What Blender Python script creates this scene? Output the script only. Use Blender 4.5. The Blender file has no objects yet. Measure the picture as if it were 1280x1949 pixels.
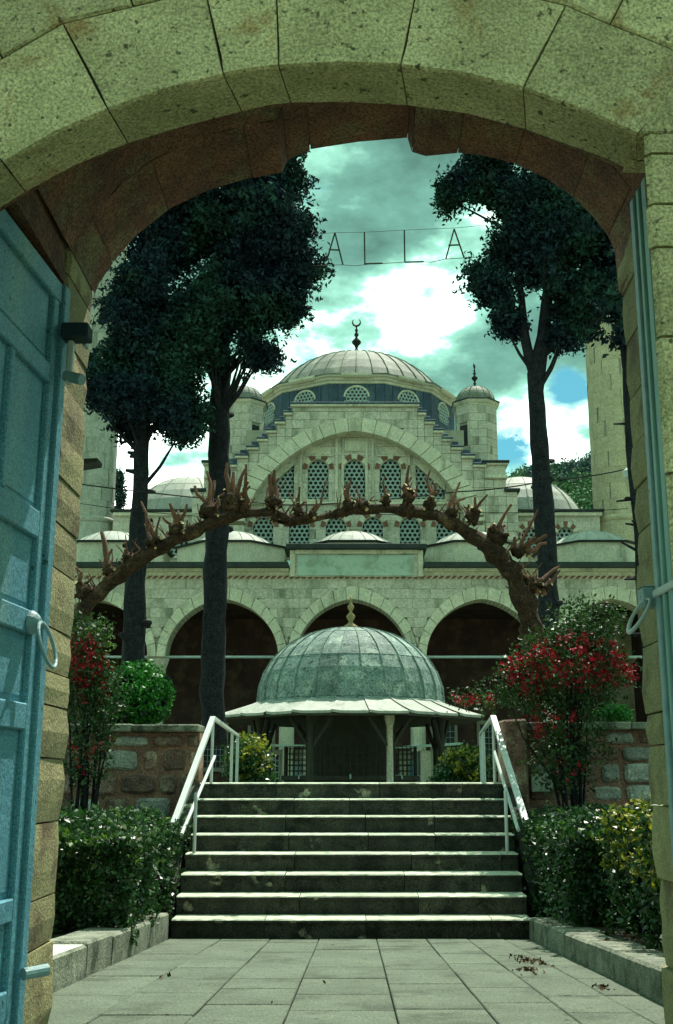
import bpy, bmesh, math, random
import numpy as np
from mathutils import Vector, Matrix
R = math.radians
random.seed(7)
C = bpy.context.scene.collection
S = bpy.context.scene

# ------------------------------------------------------------------ camera, sky, sun, exposure
EYE, TILT, F, CX, CY = 1.36, R(13.6), 2100.0, 675.0, 974.5
cd = bpy.data.cameras.new('camera'); cam = bpy.data.objects.new('camera', cd); C.objects.link(cam)
cam.location = (0, 0, EYE); cam.rotation_euler = (R(90) + TILT, 0, 0)
cd.sensor_fit = 'VERTICAL'; cd.sensor_height = 36; cd.sensor_width = 36
cd.lens = 36 * F / 1949.0; cd.shift_x = -35.0 / 1949.0
cd.clip_start = 0.05; cd.clip_end = 6000
S.camera = cam

SUN_EL, SUN_AZ = 64.0, 24.0      # azimuth from +Y towards +X
w = bpy.data.worlds.new("World"); S.world = w; w.use_nodes = True
nt = w.node_tree; nt.nodes.clear()
def N(t, **k):
    n = nt.nodes.new(t)
    for a, b in k.items(): setattr(n, a, b)
    return n
sky = N('ShaderNodeTexSky', sky_type='NISHITA', sun_disc=False)
sky.sun_elevation = R(SUN_EL); sky.sun_rotation = R(SUN_AZ); sky.air_density = 1.0; sky.dust_density = 1.0
tc = N('ShaderNodeTexCoord')
def world_noise(loc, scale, detail, rough):
    mp = N('ShaderNodeMapping'); mp.inputs['Location'].default_value = loc; mp.inputs['Scale'].default_value = (1, 1, 1.9)
    nt.links.new(tc.outputs['Generated'], mp.inputs[0])
    no = N('ShaderNodeTexNoise'); no.inputs['Scale'].default_value = scale; no.inputs['Detail'].default_value = detail
    no.inputs['Roughness'].default_value = rough
    nt.links.new(mp.outputs[0], no.inputs[0]); return no
def ramp(src, stops, out='Color'):
    r = N('ShaderNodeValToRGB'); cr = r.color_ramp
    while len(cr.elements) < len(stops): cr.elements.new(0.5)
    for e, (p, c) in zip(cr.elements, stops): e.position = p; e.color = (*c, 1) if len(c) == 3 else c
    nt.links.new(src, r.inputs[0]); return r
def mth(op, a, b=None):
    m = N('ShaderNodeMath', operation=op)
    for i, v in enumerate((a, b)):
        if v is None: continue
        if isinstance(v, (int, float)): m.inputs[i].default_value = v
        else: nt.links.new(v, m.inputs[i])
    return m.outputs[0]
def lobe(px, py, size):          # soft lobe of cloud (or gap) round one direction of the sky
    u, v = (px - CX) / F, (CY - py) / F
    d = Vector((u, math.cos(TILT) - v * math.sin(TILT), math.sin(TILT) + v * math.cos(TILT))).normalized()
    dp = N('ShaderNodeVectorMath', operation='DISTANCE'); nt.links.new(tc.outputs['Generated'], dp.inputs[0]); dp.inputs[1].default_value = d
    mr = N('ShaderNodeMapRange', interpolation_type='SMOOTHERSTEP'); nt.links.new(dp.outputs['Value'], mr.inputs[0])
    mr.inputs[1].default_value = 0; mr.inputs[2].default_value = size; mr.inputs[3].default_value = 1; mr.inputs[4].default_value = 0
    return mr.outputs[0]
n1 = world_noise((3.1, 0.4, 1.7), 5.5, 10, 0.6)
n2 = world_noise((8.3, 2.4, 0.2), 7.0, 10, 0.62)
bright = mth('ADD', n1.outputs['Fac'], mth('MULTIPLY', lobe(800, 585, 0.085), 0.16))
bright = mth('ADD', bright, mth('MULTIPLY', lobe(600, 680, 0.15), 0.18))
bright = mth('ADD', bright, mth('MULTIPLY', lobe(1060, 840, 0.11), 0.22))
bright = mth('ADD', bright, mth('MULTIPLY', lobe(290, 880, 0.14), 0.24))
bright = mth('SUBTRACT', bright, mth('MULTIPLY', lobe(700, 410, 0.11), 0.10))
bright = mth('SUBTRACT', bright, mth('MULTIPLY', lobe(950, 640, 0.07), 0.06))
clcol = ramp(bright, [(0.34, (0.9, 2.1, 1.7)), (0.47, (1.6, 3.8, 3.0)), (0.55, (3.4, 7.4, 5.7)), (0.605, (12, 18, 15)), (0.70, (44, 46, 41))])
cover = mth('SUBTRACT', mth('ADD', n2.outputs['Fac'], 0.14), mth('MULTIPLY', lobe(1082, 740, 0.040), 0.38))
cover = mth('SUBTRACT', cover, mth('MULTIPLY', lobe(965, 850, 0.060), 0.30))
cover = mth('SUBTRACT', cover, mth('MULTIPLY', lobe(590, 690, 0.035), 0.17))
cm = ramp(cover, [(0.40, (0, 0, 0)), (0.54, (1, 1, 1))])
bl = N('ShaderNodeMixRGB', blend_type='MULTIPLY'); bl.inputs[0].default_value = 1; bl.inputs[2].default_value = (0.38, 0.98, 0.85, 1)
nt.links.new(sky.outputs[0], bl.inputs[1])
mx = N('ShaderNodeMixRGB'); nt.links.new(cm.outputs[0], mx.inputs[0]); nt.links.new(bl.outputs[0], mx.inputs[1]); nt.links.new(clcol.outputs[0], mx.inputs[2])
bg = N('ShaderNodeBackground'); bg.inputs[1].default_value = 0.062
nt.links.new(mx.outputs[0], bg.inputs[0])
wo = N('ShaderNodeOutputWorld'); nt.links.new(bg.outputs[0], wo.inputs[0])

sl = bpy.data.lights.new('sun', 'SUN'); sl.energy = 3.4; sl.angle = R(0.6); sl.color = (1.0, 0.97, 0.86)
so = bpy.data.objects.new('sun', sl); C.objects.link(so)
sd = Vector((math.sin(R(SUN_AZ)) * math.cos(R(SUN_EL)), math.cos(R(SUN_AZ)) * math.cos(R(SUN_EL)), math.sin(R(SUN_EL))))
so.rotation_euler = sd.to_track_quat('Z', 'Y').to_euler(); so.location = sd * 60
S.view_settings.view_transform = 'Standard'; S.view_settings.look = 'None'
S.view_settings.exposure = 1.15; S.view_settings.gamma = 1; S.view_settings.use_curve_mapping = False

# ------------------------------------------------------------------ projection helpers (picture measurements -> metres)
sT, cT = math.sin(TILT), math.cos(TILT)
def at(px, py, Y):
    u, v = (px - CX) / F, (CY - py) / F
    t = Y / (cT - v * sT)
    return Vector((u * t, Y, EYE + (sT + v * cT) * t))
def Xp(px, py, Y): return at(px, py, Y).x
def Zp(py, Y): return at(CX, py, Y).z
SL = 0.0513
def gz(Y): return SL * (10.26 - Y)
def tz(Y): return 1.32 - max(0, Y - 12.5) * 0.028

# ------------------------------------------------------------------ materials
MATS = {}
def mat(name, c1, c2, scale=4, detail=8, rough=0.85, bump=0.3, bscale=None, c3=None, s3=1.2, t3=(0.5, 0.62), orand=0.0, island=0.0,
        spec=0.3, metal=0.0, transl=0.0, streak=False, speck=None, grain=None):
    m = bpy.data.materials.new(name); m.use_nodes = True; t = m.node_tree; t.nodes.clear(); L = t.links.new
    def nn(k, **kw):
        n = t.nodes.new(k)
        for a, b in kw.items(): setattr(n, a, b)
        return n
    out = nn('ShaderNodeOutputMaterial'); p = nn('ShaderNodeBsdfPrincipled')
    p.inputs['Roughness'].default_value = rough; p.inputs['Metallic'].default_value = metal
    p.inputs['Specular IOR Level'].default_value = spec
    geo = nn('ShaderNodeNewGeometry'); oi = nn('ShaderNodeObjectInfo')
    # world position + per-object offset so neighbouring pieces never continue one pattern
    add = nn('ShaderNodeVectorMath', operation='ADD'); L(geo.outputs['Position'], add.inputs[0])
    sc = nn('ShaderNodeMath', operation='MULTIPLY'); L(oi.outputs['Random'], sc.inputs[0]); sc.inputs[1].default_value = 17.0 if orand else 0.0
    L(sc.outputs[0], add.inputs[1])
    vec = add.outputs[0]
    if streak:
        mp = nn('ShaderNodeMapping'); mp.inputs['Scale'].default_value = (1, 1, 0.18); L(vec, mp.inputs[0]); vec2 = mp.outputs[0]
    else: vec2 = vec
    def noise(v, s, d=6, r=0.6):
        n = nn('ShaderNodeTexNoise'); n.inputs['Scale'].default_value = s; n.inputs['Detail'].default_value = d; n.inputs['Roughness'].default_value = r
        L(v, n.inputs[0]); return n.outputs['Fac']
    def rmp(src, a, b):
        r = nn('ShaderNodeMapRange'); L(src, r.inputs[0]); r.inputs[1].default_value = a; r.inputs[2].default_value = b; return r.outputs[0]
    def mix(f, a, b, bt='MIX'):
        x = nn('ShaderNodeMixRGB', blend_type=bt)
        if isinstance(f, (int, float)): x.inputs[0].default_value = f
        else: L(f, x.inputs[0])
        for i, q in ((1, a), (2, b)):
            if isinstance(q, tuple): x.inputs[i].default_value = (*q, 1)
            else: L(q, x.inputs[i])
        return x.outputs[0]
    n = noise(vec, scale, detail)
    col = mix(rmp(n, 0.32, 0.68), c1, c2)
    if c3: col = mix(rmp(noise(vec2, s3, 7, 0.65), *t3), col, c3)
    if speck:
        col = mix(rmp(noise(vec, speck[0], 3, 0.5), speck[1], speck[1] + 0.06), col, speck[2])
    if grain:
        gv = nn('ShaderNodeMapRange'); L(noise(vec, grain[0], 2, 0.7), gv.inputs[0]); gv.inputs[1].default_value = 0.3; gv.inputs[2].default_value = 0.7; gv.inputs[3].default_value = 1 - grain[1]; gv.inputs[4].default_value = 1 + grain[1]
        hg = nn('ShaderNodeHueSaturation'); L(gv.outputs[0], hg.inputs['Value']); L(col, hg.inputs['Color']); col = hg.outputs[0]
    if orand:
        v = nn('ShaderNodeMapRange'); L(oi.outputs['Random'], v.inputs[0]); v.inputs[3].default_value = 1 - orand; v.inputs[4].default_value = 1 + orand
        h = nn('ShaderNodeHueSaturation'); L(v.outputs[0], h.inputs['Value']); L(col, h.inputs['Color']); col = h.outputs[0]
    if island:
        v = nn('ShaderNodeMapRange'); L(geo.outputs['Random Per Island'], v.inputs[0]); v.inputs[3].default_value = 1 - island; v.inputs[4].default_value = 1 + island
        h = nn('ShaderNodeHueSaturation'); L(v.outputs[0], h.inputs['Value']); L(col, h.inputs['Color']); col = h.outputs[0]
    L(col, p.inputs['Base Color'])
    if bump:
        b = nn('ShaderNodeBump'); b.inputs['Strength'].default_value = bump; b.inputs['Distance'].default_value = 0.02
        L(noise(vec, bscale or scale * 6, 6, 0.65), b.inputs['Height']); L(b.outputs[0], p.inputs['Normal'])
    if transl:
        tr = nn('ShaderNodeBsdfTranslucent'); L(mix(1.0, col, (1.0, 1.3, 0.5), 'MULTIPLY'), tr.inputs[0]); ms = nn('ShaderNodeMixShader'); ms.inputs[0].default_value = transl
        L(p.outputs[0], ms.inputs[1]); L(tr.outputs[0], ms.inputs[2]); L(ms.outputs[0], out.inputs[0])
    else: L(p.outputs[0], out.inputs[0])
    MATS[name] = m; return m
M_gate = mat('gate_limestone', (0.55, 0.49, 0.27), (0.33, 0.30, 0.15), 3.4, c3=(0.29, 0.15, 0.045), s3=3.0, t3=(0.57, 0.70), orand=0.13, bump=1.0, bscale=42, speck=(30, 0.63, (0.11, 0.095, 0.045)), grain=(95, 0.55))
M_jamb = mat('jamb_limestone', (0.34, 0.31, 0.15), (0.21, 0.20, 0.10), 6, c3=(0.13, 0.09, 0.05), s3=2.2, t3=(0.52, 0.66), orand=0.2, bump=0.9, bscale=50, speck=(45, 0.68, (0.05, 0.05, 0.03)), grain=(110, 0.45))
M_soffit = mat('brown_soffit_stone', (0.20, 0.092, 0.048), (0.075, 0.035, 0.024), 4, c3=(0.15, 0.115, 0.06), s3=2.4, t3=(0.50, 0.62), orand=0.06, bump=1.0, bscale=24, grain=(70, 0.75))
M_mortar = mat('dark_joint_mortar', (0.07, 0.07, 0.045), (0.03, 0.03, 0.02), 9, bump=0.5)
M_pave = mat('paving_stone_grey', (0.125, 0.155, 0.110), (0.085, 0.108, 0.076), 2.2, c3=(0.055, 0.07, 0.048), s3=2.4, t3=(0.52, 0.68), orand=0.05, bump=0.8, bscale=40, speck=(13, 0.68, (0.025, 0.03, 0.02)), grain=(80, 0.5))
M_step = mat('mossy_shaded_riser_stone', (0.060, 0.066, 0.046), (0.024, 0.029, 0.024), 7, c3=(0.012, 0.016, 0.011), s3=3.6, t3=(0.50, 0.62), orand=0.22, bump=1.0, bscale=45, speck=(4.5, 0.655, (0.24, 0.25, 0.17)), grain=(70, 0.75))  # mossy stone, with the shade of the risers darkened into its colour
M_tread = mat('worn_sunlit_tread_stone', (0.52, 0.56, 0.44), (0.36, 0.40, 0.29), 7, c3=(0.13, 0.16, 0.09), s3=6, t3=(0.56, 0.70), orand=0.12, bump=0.4, bscale=45)  # worn stone, made paler so the sunlight on treads is painted in
M_marble_lit = mat('sunlit_marble_top', (0.62, 0.64, 0.58), (0.5, 0.53, 0.47), 5, c3=(0.3, 0.33, 0.25), s3=2.2, t3=(0.6, 0.75), bump=0.3)  # top face of the wide kerb slab; sunlight is put into this colour
M_pjoint = mat('paving_joint_dirt', (0.06, 0.07, 0.05), (0.03, 0.035, 0.025), 9, bump=0.5)
M_kerb = mat('kerb_stone', (0.27, 0.29, 0.22), (0.14, 0.155, 0.115), 6, c3=(0.06, 0.07, 0.05), s3=4, t3=(0.50, 0.64), orand=0.15, bump=0.8, bscale=40, grain=(80, 0.5))
M_soil = mat('planter_soil', (0.05, 0.045, 0.025), (0.02, 0.02, 0.012), 9, bump=1.0)
M_ground = mat('courtyard_ground', (0.22, 0.24, 0.17), (0.12, 0.14, 0.09), 0.8, c3=(0.07, 0.10, 0.04), s3=0.4, bump=0.4)
M_mosq = mat('mosque_limestone', (0.57, 0.54, 0.43), (0.41, 0.40, 0.31), 1.6, c3=(0.19, 0.20, 0.14), s3=1.1, t3=(0.52, 0.68), orand=0.04, bump=0.35, bscale=14, streak=True, speck=(9, 0.70, (0.32, 0.22, 0.10)), grain=(16, 0.28))
M_mosq2 = mat('mosque_pale_trim', (0.62, 0.60, 0.46), (0.47, 0.47, 0.34), 2.0, c3=(0.24, 0.255, 0.175), s3=1.4, t3=(0.55, 0.70), orand=0.05, bump=0.3, bscale=14, streak=True, grain=(16, 0.25))
M_mjoint = mat('mosque_joint_mortar', (0.38, 0.38, 0.28), (0.28, 0.28, 0.20), 3, bump=0.3)
M_red = mat('red_brown_stone', (0.22, 0.11, 0.07), (0.15, 0.07, 0.05), 3, orand=0.15, bump=0.3)
M_panel = mat('pale_rendered_panel', (0.42, 0.54, 0.44), (0.34, 0.45, 0.37), 1.2, c3=(0.27, 0.34, 0.26), s3=2, bump=0.15)
M_mina_r = mat('warm_minaret_stone', (0.48, 0.43, 0.28), (0.37, 0.34, 0.22), 2.2, c3=(0.19, 0.175, 0.10), s3=0.8, t3=(0.55, 0.72), orand=0.06, bump=0.4, bscale=12, streak=True, grain=(16, 0.28))
M_mina_l = mat('grey_minaret_stone', (0.37, 0.39, 0.32), (0.28, 0.30, 0.25), 2.2, c3=(0.16, 0.18, 0.13), s3=0.8, t3=(0.55, 0.72), orand=0.05, bump=0.4, bscale=12, streak=True, grain=(16, 0.25))
M_lead = mat('weathered_roof_lead', (0.17, 0.19, 0.15), (0.11, 0.13, 0.10), 3, c3=(0.26, 0.28, 0.22), s3=2.2, t3=(0.52, 0.66), orand=0.10, rough=0.7, bump=0.3, spec=0.25, streak=True, grain=(14, 0.25))
M_lead2 = mat('bright_roof_lead', (0.36, 0.38, 0.33), (0.27, 0.29, 0.25), 3, c3=(0.18, 0.20, 0.16), s3=2.2, t3=(0.56, 0.70), orand=0.08, rough=0.65, bump=0.25, spec=0.25, grain=(14, 0.2))
M_lead3 = mat('blue_drum_lead', (0.055, 0.095, 0.13), (0.03, 0.055, 0.08), 2.5, c3=(0.10, 0.15, 0.17), s3=1.6, t3=(0.55, 0.68), orand=0.16, rough=0.7, bump=0.3, streak=True, grain=(14, 0.3))
M_leadf = mat('fountain_dome_lead', (0.20, 0.27, 0.235), (0.10, 0.155, 0.14), 3.5, c3=(0.33, 0.40, 0.34), s3=2.8, t3=(0.52, 0.66), orand=0.22, rough=0.7, bump=0.7, bscale=10, spec=0.2, speck=(12, 0.62, (0.04, 0.06, 0.05)), grain=(22, 0.5))
M_eave = mat('dark_eave_lead', (0.035, 0.05, 0.045), (0.02, 0.03, 0.028), 3, bump=0.3)
M_dark = mat('dark_interior_plaster', (0.085, 0.048, 0.036), (0.045, 0.026, 0.022), 1.2, c3=(0.12, 0.075, 0.05), s3=1.5, bump=0.2)  # dark reddish brown plaster for the inside of the portico
M_black = mat('dark_glass', (0.008, 0.013, 0.016), (0.005, 0.008, 0.010), 3, rough=0.3, bump=0)
M_latt = mat('plaster_lattice', (0.33, 0.42, 0.38), (0.25, 0.33, 0.30), 5, bump=0.2)
M_bronze = mat('blackened_finial_metal', (0.012, 0.014, 0.012), (0.02, 0.02, 0.018), 6, rough=0.5, metal=0.5, bump=0.1)
M_white = mat('white_rail_paint', (0.52, 0.57, 0.54), (0.42, 0.47, 0.44), 12, rough=0.45, bump=0.08, c3=(0.34, 0.32, 0.24), s3=9, t3=(0.66, 0.72))
M_iron = mat('pale_tie_bar_paint', (0.42, 0.52, 0.50), (0.32, 0.40, 0.39), 9, rough=0.5, bump=0.1)
M_door = mat('blue_green_door_paint', (0.12, 0.31, 0.38), (0.07, 0.215, 0.285), 2.0, c3=(0.20, 0.36, 0.33), s3=1.1, t3=(0.5, 0.66), rough=0.55, bump=0.35, bscale=30, streak=True, speck=(22, 0.68, (0.03, 0.085, 0.095)), grain=(110, 0.5))
M_doorr = mat('pale_green_door_paint', (0.23, 0.42, 0.36), (0.16, 0.31, 0.28), 4, rough=0.5, bump=0.15, streak=True)
M_groove = mat('dark_door_groove', (0.02, 0.05, 0.06), (0.012, 0.03, 0.04), 5, bump=0.1)
M_fit = mat('pale_blue_metal', (0.26, 0.40, 0.40), (0.17, 0.28, 0.30), 12, rough=0.45, bump=0.2, c3=(0.10, 0.08, 0.05), s3=20, t3=(0.62, 0.70))
M_bark = mat('dark_cypress_bark', (0.024, 0.026, 0.030), (0.010, 0.012, 0.015), 9, bump=1.0, bscale=26, streak=True, orand=0.1, grain=(30, 0.6), spec=0.1)
M_pbark = mat('pollard_bark', (0.062, 0.038, 0.022), (0.022, 0.014, 0.010), 9, bump=1.0, bscale=30, c3=(0.11, 0.075, 0.045), s3=3, t3=(0.56, 0.66), grain=(40, 0.7), spec=0.1)
M_shoot = mat('pruned_shoot_bark', (0.17, 0.08, 0.04), (0.08, 0.035, 0.022), 9, bump=0.6, orand=0.25, grain=(60, 0.5))
M_cut = mat('fresh_cut_wood', (0.55, 0.42, 0.22), (0.38, 0.26, 0.12), 20, bump=0.2)
M_cyp = mat('cypress_foliage', (0.024, 0.046, 0.058), (0.009, 0.019, 0.030), 1.4, c3=(0.026, 0.066, 0.050), s3=0.5, island=0.45, rough=0.9, bump=0, spec=0.04)
M_hedge = mat('hedge_leaves', (0.03, 0.085, 0.02), (0.014, 0.05, 0.014), 3, island=0.6, rough=0.42, bump=0, spec=0.45, transl=0.16)
M_gold = mat('golden_privet_leaves', (0.34, 0.27, 0.03), (0.10, 0.16, 0.02), 3, island=0.55, rough=0.45, bump=0, spec=0.4, transl=0.25)
M_young = mat('young_hedge_leaves', (0.11, 0.17, 0.03), (0.05, 0.11, 0.025), 3, island=0.6, rough=0.42, bump=0, spec=0.5, transl=0.25)
M_topi = mat('bright_topiary_leaves', (0.04, 0.20, 0.03), (0.02, 0.11, 0.02), 3, island=0.5, rough=0.5, bump=0, transl=0.25)
M_shrub = mat('shrub_leaves', (0.04, 0.09, 0.025), (0.02, 0.045, 0.015), 3, island=0.6, rough=0.5, bump=0, transl=0.2)
M_flow = mat('crimson_flowers', (0.42, 0.010, 0.022), (0.20, 0.004, 0.014), 6, island=0.5, rough=0.6, bump=0, transl=0.1)
M_rub1 = mat('rubble_purple_brown', (0.29, 0.19, 0.145), (0.12, 0.075, 0.065), 6, orand=0.45, bump=1.0, bscale=30, c3=(0.40, 0.35, 0.24), s3=4, t3=(0.52, 0.66), grain=(50, 0.6))
M_rub2 = mat('rubble_grey', (0.42, 0.45, 0.39), (0.22, 0.24, 0.21), 6, orand=0.25, bump=1.0, bscale=30, grain=(50, 0.5))
M_rmort = mat('rubble_mortar', (0.34, 0.20, 0.14), (0.17, 0.10, 0.075), 7, bump=1.0, bscale=40, grain=(50, 0.6))
M_wood = mat('dark_fountain_timber', (0.05, 0.05, 0.035), (0.028, 0.03, 0.022), 5, bump=0.4, streak=True)
M_blue = mat('light_blue_notice', (0.10, 0.32, 0.42), (0.08, 0.26, 0.35), 5, bump=0)
M_hill = mat('hill_scrub', (0.06, 0.14, 0.07), (0.035, 0.085, 0.055), 0.02, c3=(0.10, 0.17, 0.05), s3=0.03, t3=(0.5, 0.58), bump=0)
M_hillt = mat('hazy_hill_leaves', (0.032, 0.085, 0.080), (0.018, 0.052, 0.055), 0.04, c3=(0.10, 0.20, 0.085), s3=0.03, t3=(0.50, 0.58), island=0.4, bump=0, rough=0.8)  # blue of the distance haze is mixed into the leaf colour
M_cable = mat('black_cable', (0.015, 0.018, 0.016), (0.01, 0.01, 0.01), 5, bump=0)
M_gilt = mat('tarnished_gilt_finial', (0.36, 0.28, 0.12), (0.18, 0.14, 0.07), 14, bump=0.3, rough=0.5)
M_lett = mat('rusty_letter_wire', (0.05, 0.05, 0.03), (0.03, 0.03, 0.02), 9, bump=0)
M_litter = mat('dry_leaf_litter', (0.13, 0.075, 0.035), (0.05, 0.03, 0.02), 20, island=0.4, bump=0)

# ------------------------------------------------------------------ object helpers
WL = {}
def thing(name, label, cat, loc, group=None, kind=None):
    o = bpy.data.objects.new(name, None); C.objects.link(o); o.location = loc; o.empty_display_size = 0.2
    o['label'] = label; o['category'] = cat
    if group: o['group'] = group
    if kind: o['kind'] = kind
    WL[o] = Vector(loc); return o
def tag(o, label=None, cat=None, group=None, kind=None):
    for k, v in (('label', label), ('category', cat), ('group', group), ('kind', kind)):
        if v: o[k] = v
    return o
def mk(name, vs, fs, m, parent=None, origin=None, smooth=False, kind=None, mats2=None):
    vs = np.asarray([tuple(v) for v in vs], dtype=float) if not isinstance(vs, np.ndarray) else vs
    if origin is None:
        lo, hi = vs.min(0), vs.max(0); origin = ((lo[0] + hi[0]) / 2, (lo[1] + hi[1]) / 2, lo[2])
    origin = Vector(origin); vs = vs - np.array(origin)
    me = bpy.data.meshes.new(name)
    if isinstance(fs, np.ndarray):
        n, k = fs.shape
        me.vertices.add(len(vs)); me.vertices.foreach_set('co', vs.astype(np.float32).ravel())
        me.loops.add(n * k); me.loops.foreach_set('vertex_index', fs.astype(np.int32).ravel())
        me.polygons.add(n); me.polygons.foreach_set('loop_start', np.arange(0, n * k, k, dtype=np.int32))
        me.update(calc_edges=True)
    else:
        me.from_pydata([tuple(v) for v in vs], [], fs)
        bm = bmesh.new(); bm.from_mesh(me); bmesh.ops.recalc_face_normals(bm, faces=bm.faces); bm.to_mesh(me); bm.free()
    me.materials.append(m)
    if mats2:
        me.materials.append(mats2[0])
        for i in mats2[1]: me.polygons[i].material_index = 1
    if smooth: me.polygons.foreach_set('use_smooth', [True] * len(me.polygons))
    o = bpy.data.objects.new(name, me); C.objects.link(o)
    WL[o] = origin
    if parent is not None: o.parent = parent; o.location = origin - WL[parent]
    else: o.location = origin
    if kind: o['kind'] = kind
    return o
class MB:
    def __init__(s): s.v = []; s.f = []
    def add(s, vs, fs):
        b = len(s.v); s.v += [tuple(v) for v in vs]; s.f += [tuple(i + b for i in f) for f in fs]; return s
    def box(s, x0, x1, y0, y1, z0, z1):
        vs = [(x, y, z) for x in (x0, x1) for y in (y0, y1) for z in (z0, z1)]
        return s.add(vs, [(0, 1, 3, 2), (4, 6, 7, 5), (0, 4, 5, 1), (2, 3, 7, 6), (0, 2, 6, 4), (1, 5, 7, 3)])
    def tube(s, pts, rs, seg=8, cap=True, jit=0.0, rnd=random):
        pts = [Vector(p) for p in pts]
        if isinstance(rs, (int, float)): rs = [rs] * len(pts)
        b = len(s.v); up = None
        for i, p in enumerate(pts):
            d = (pts[min(i + 1, len(pts) - 1)] - pts[max(i - 1, 0)]).normalized()
            if up is None: up = Vector((0, 0, 1)) if abs(d.z) < 0.9 else Vector((1, 0, 0))
            a = d.cross(up).normalized(); c = a.cross(d).normalized(); up = c
            for k in range(seg):
                t = 2 * math.pi * k / seg; r = rs[i] * (1 + rnd.uniform(-jit, jit))
                s.v.append(tuple(p + a * math.cos(t) * r + c * math.sin(t) * r))
        for i in range(len(pts) - 1):
            for k in range(seg):
                k2 = (k + 1) % seg
                s.f.append((b + i * seg + k, b + i * seg + k2, b + (i + 1) * seg + k2, b + (i + 1) * seg + k))
        if cap:
            s.f.append(tuple(b + k for k in range(seg))); e = b + (len(pts) - 1) * seg
            s.f.append(tuple(e + k for k in reversed(range(seg))))
        return s
    def lathe(s, c, prof, seg=16):
        b = len(s.v)
        for r, z in prof:
            for k in range(seg):
                t = 2 * math.pi * k / seg; s.v.append((c[0] + r * math.cos(t), c[1] + r * math.sin(t), c[2] + z))
        for i in range(len(prof) - 1):
            for k in range(seg):
                k2 = (k + 1) % seg
                s.f.append((b + i * seg + k, b + i * seg + k2, b + (i + 1) * seg + k2, b + (i + 1) * seg + k))
        s.f.append(tuple(b + k for k in range(seg))); e = b + (len(prof) - 1) * seg
        s.f.append(tuple(e + k for k in range(seg)))
        return s
    def prism(s, poly, y0, y1, bev=0.0):
        """poly: (x,z) outline, face at y0 towards the viewer, back at y1"""
        n = len(poly); cx = sum(p[0] for p in poly) / n; cz = sum(p[1] for p in poly) / n; b = len(s.v)
        if bev:
            for x, z in poly:
                d = math.hypot(x - cx, z - cz) or 1; q = bev / d * 1.3
                s.v.append((x + (cx - x) * q, y0, z + (cz - z) * q))
            for x, z in poly: s.v.append((x, y0 + bev, z))
        else:
            for x, z in poly: s.v.append((x, y0, z))
        for x, z in poly: s.v.append((x, y1, z))
        m = 3 if bev else 2
        s.f.append(tuple(b + i for i in range(n)))
        for l in range(m - 1):
            for i in range(n):
                j = (i + 1) % n; s.f.append((b + l * n + i, b + l * n + j, b + (l + 1) * n + j, b + (l + 1) * n + i))
        s.f.append(tuple(b + (m - 1) * n + i for i in reversed(range(n))))
        return s
    def out(s, name, m, parent=None, **k): return mk(name, s.v, s.f, m, parent, **k)
def box(name, x0, x1, y0, y1, z0, z1, m, parent=None, **k): return MB().box(x0, x1, y0, y1, z0, z1).out(name, m, parent, **k)
def bblock(name, x0, x1, y0, y1, z0, z1, m, parent, bev=0.012, jit=0.0, kind=None):
    """a stone block with worn edges on all sides"""
    b = bev; vs = []; rr = random
    for (x, sx) in ((x0, 1), (x1, -1)):
        for (y, sy) in ((y0, 1), (y1, -1)):
            for (z, sz) in ((z0, 1), (z1, -1)):
                j = [rr.uniform(-jit, jit) for _ in range(3)]
                vs += [(x + j[0], y + b * sy + j[1], z + b * sz + j[2]), (x + b * sx + j[0], y + j[1], z + b * sz + j[2]), (x + b * sx + j[0], y + b * sy + j[1], z + j[2])]
    bm = bmesh.new()
    for v in vs: bm.verts.new(v)
    bmesh.ops.convex_hull(bm, input=bm.verts)
    bmesh.ops.delete(bm, geom=[v for v in bm.verts if not v.link_faces], context='VERTS')
    bm.verts.index_update()
    V = [tuple(v.co) for v in bm.verts]; Fc = [tuple(v.index for v in f.verts) for f in bm.faces]; bm.free()
    return mk(name, V, Fc, m, parent, kind=kind)
def region_polys(x0, x1, z0, z1, lower, upper, n=8):
    """parts of the rectangle that lie between two curves z = lower(x) and z = upper(x)"""
    if lower is None and upper is None: return [[(x0, z0), (x1, z0), (x1, z1), (x0, z1)]]
    xs = [x0 + (x1 - x0) * i / n for i in range(n + 1)]; runs = []; cur = []
    for x in xs:
        a = max(z0, lower(x)) if lower else z0; b = min(z1, upper(x)) if upper else z1
        if b - a > 0.012: cur.append((x, a, b))
        else:
            if len(cur) > 1: runs.append(cur)
            cur = []
    if len(cur) > 1: runs.append(cur)
    res = []
    for r in runs:
        lo = [(x, a) for x, a, b in r]; hi = [(x, b) for x, a, b in reversed(r)]
        def thin(p):
            q = [p[0]]
            for i in range(1, len(p) - 1):
                if abs((p[i][0] - q[-1][0]) * (p[i + 1][1] - q[-1][1]) - (p[i + 1][0] - q[-1][0]) * (p[i][1] - q[-1][1])) > 1e-5: q.append(p[i])
            q.append(p[-1]); return q
        poly = thin(lo) + thin(hi)
        w_ = r[-1][0] - r[0][0]; h_ = max(b for x, a, b in r) - min(a for x, a, b in r)
        if w_ > 0.04 and h_ > 0.03: res.append(poly)
    return res
def subtract(rects, holes):
    for hx0, hx1, hz0, hz1 in holes:
        nr = []
        for x0, x1, z0, z1 in rects:
            if hx1 <= x0 or hx0 >= x1 or hz1 <= z0 or hz0 >= z1: nr.append((x0, x1, z0, z1)); continue
            if x0 < hx0: nr.append((x0, hx0, z0, z1))
            if x1 > hx1: nr.append((hx1, x1, z0, z1))
            a, b = max(x0, hx0), min(x1, hx1)
            if z0 < hz0: nr.append((a, b, z0, hz0))
            if z1 > hz1: nr.append((a, b, hz1, z1))
        rects = nr
    return rects
COUNT = {}
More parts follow.
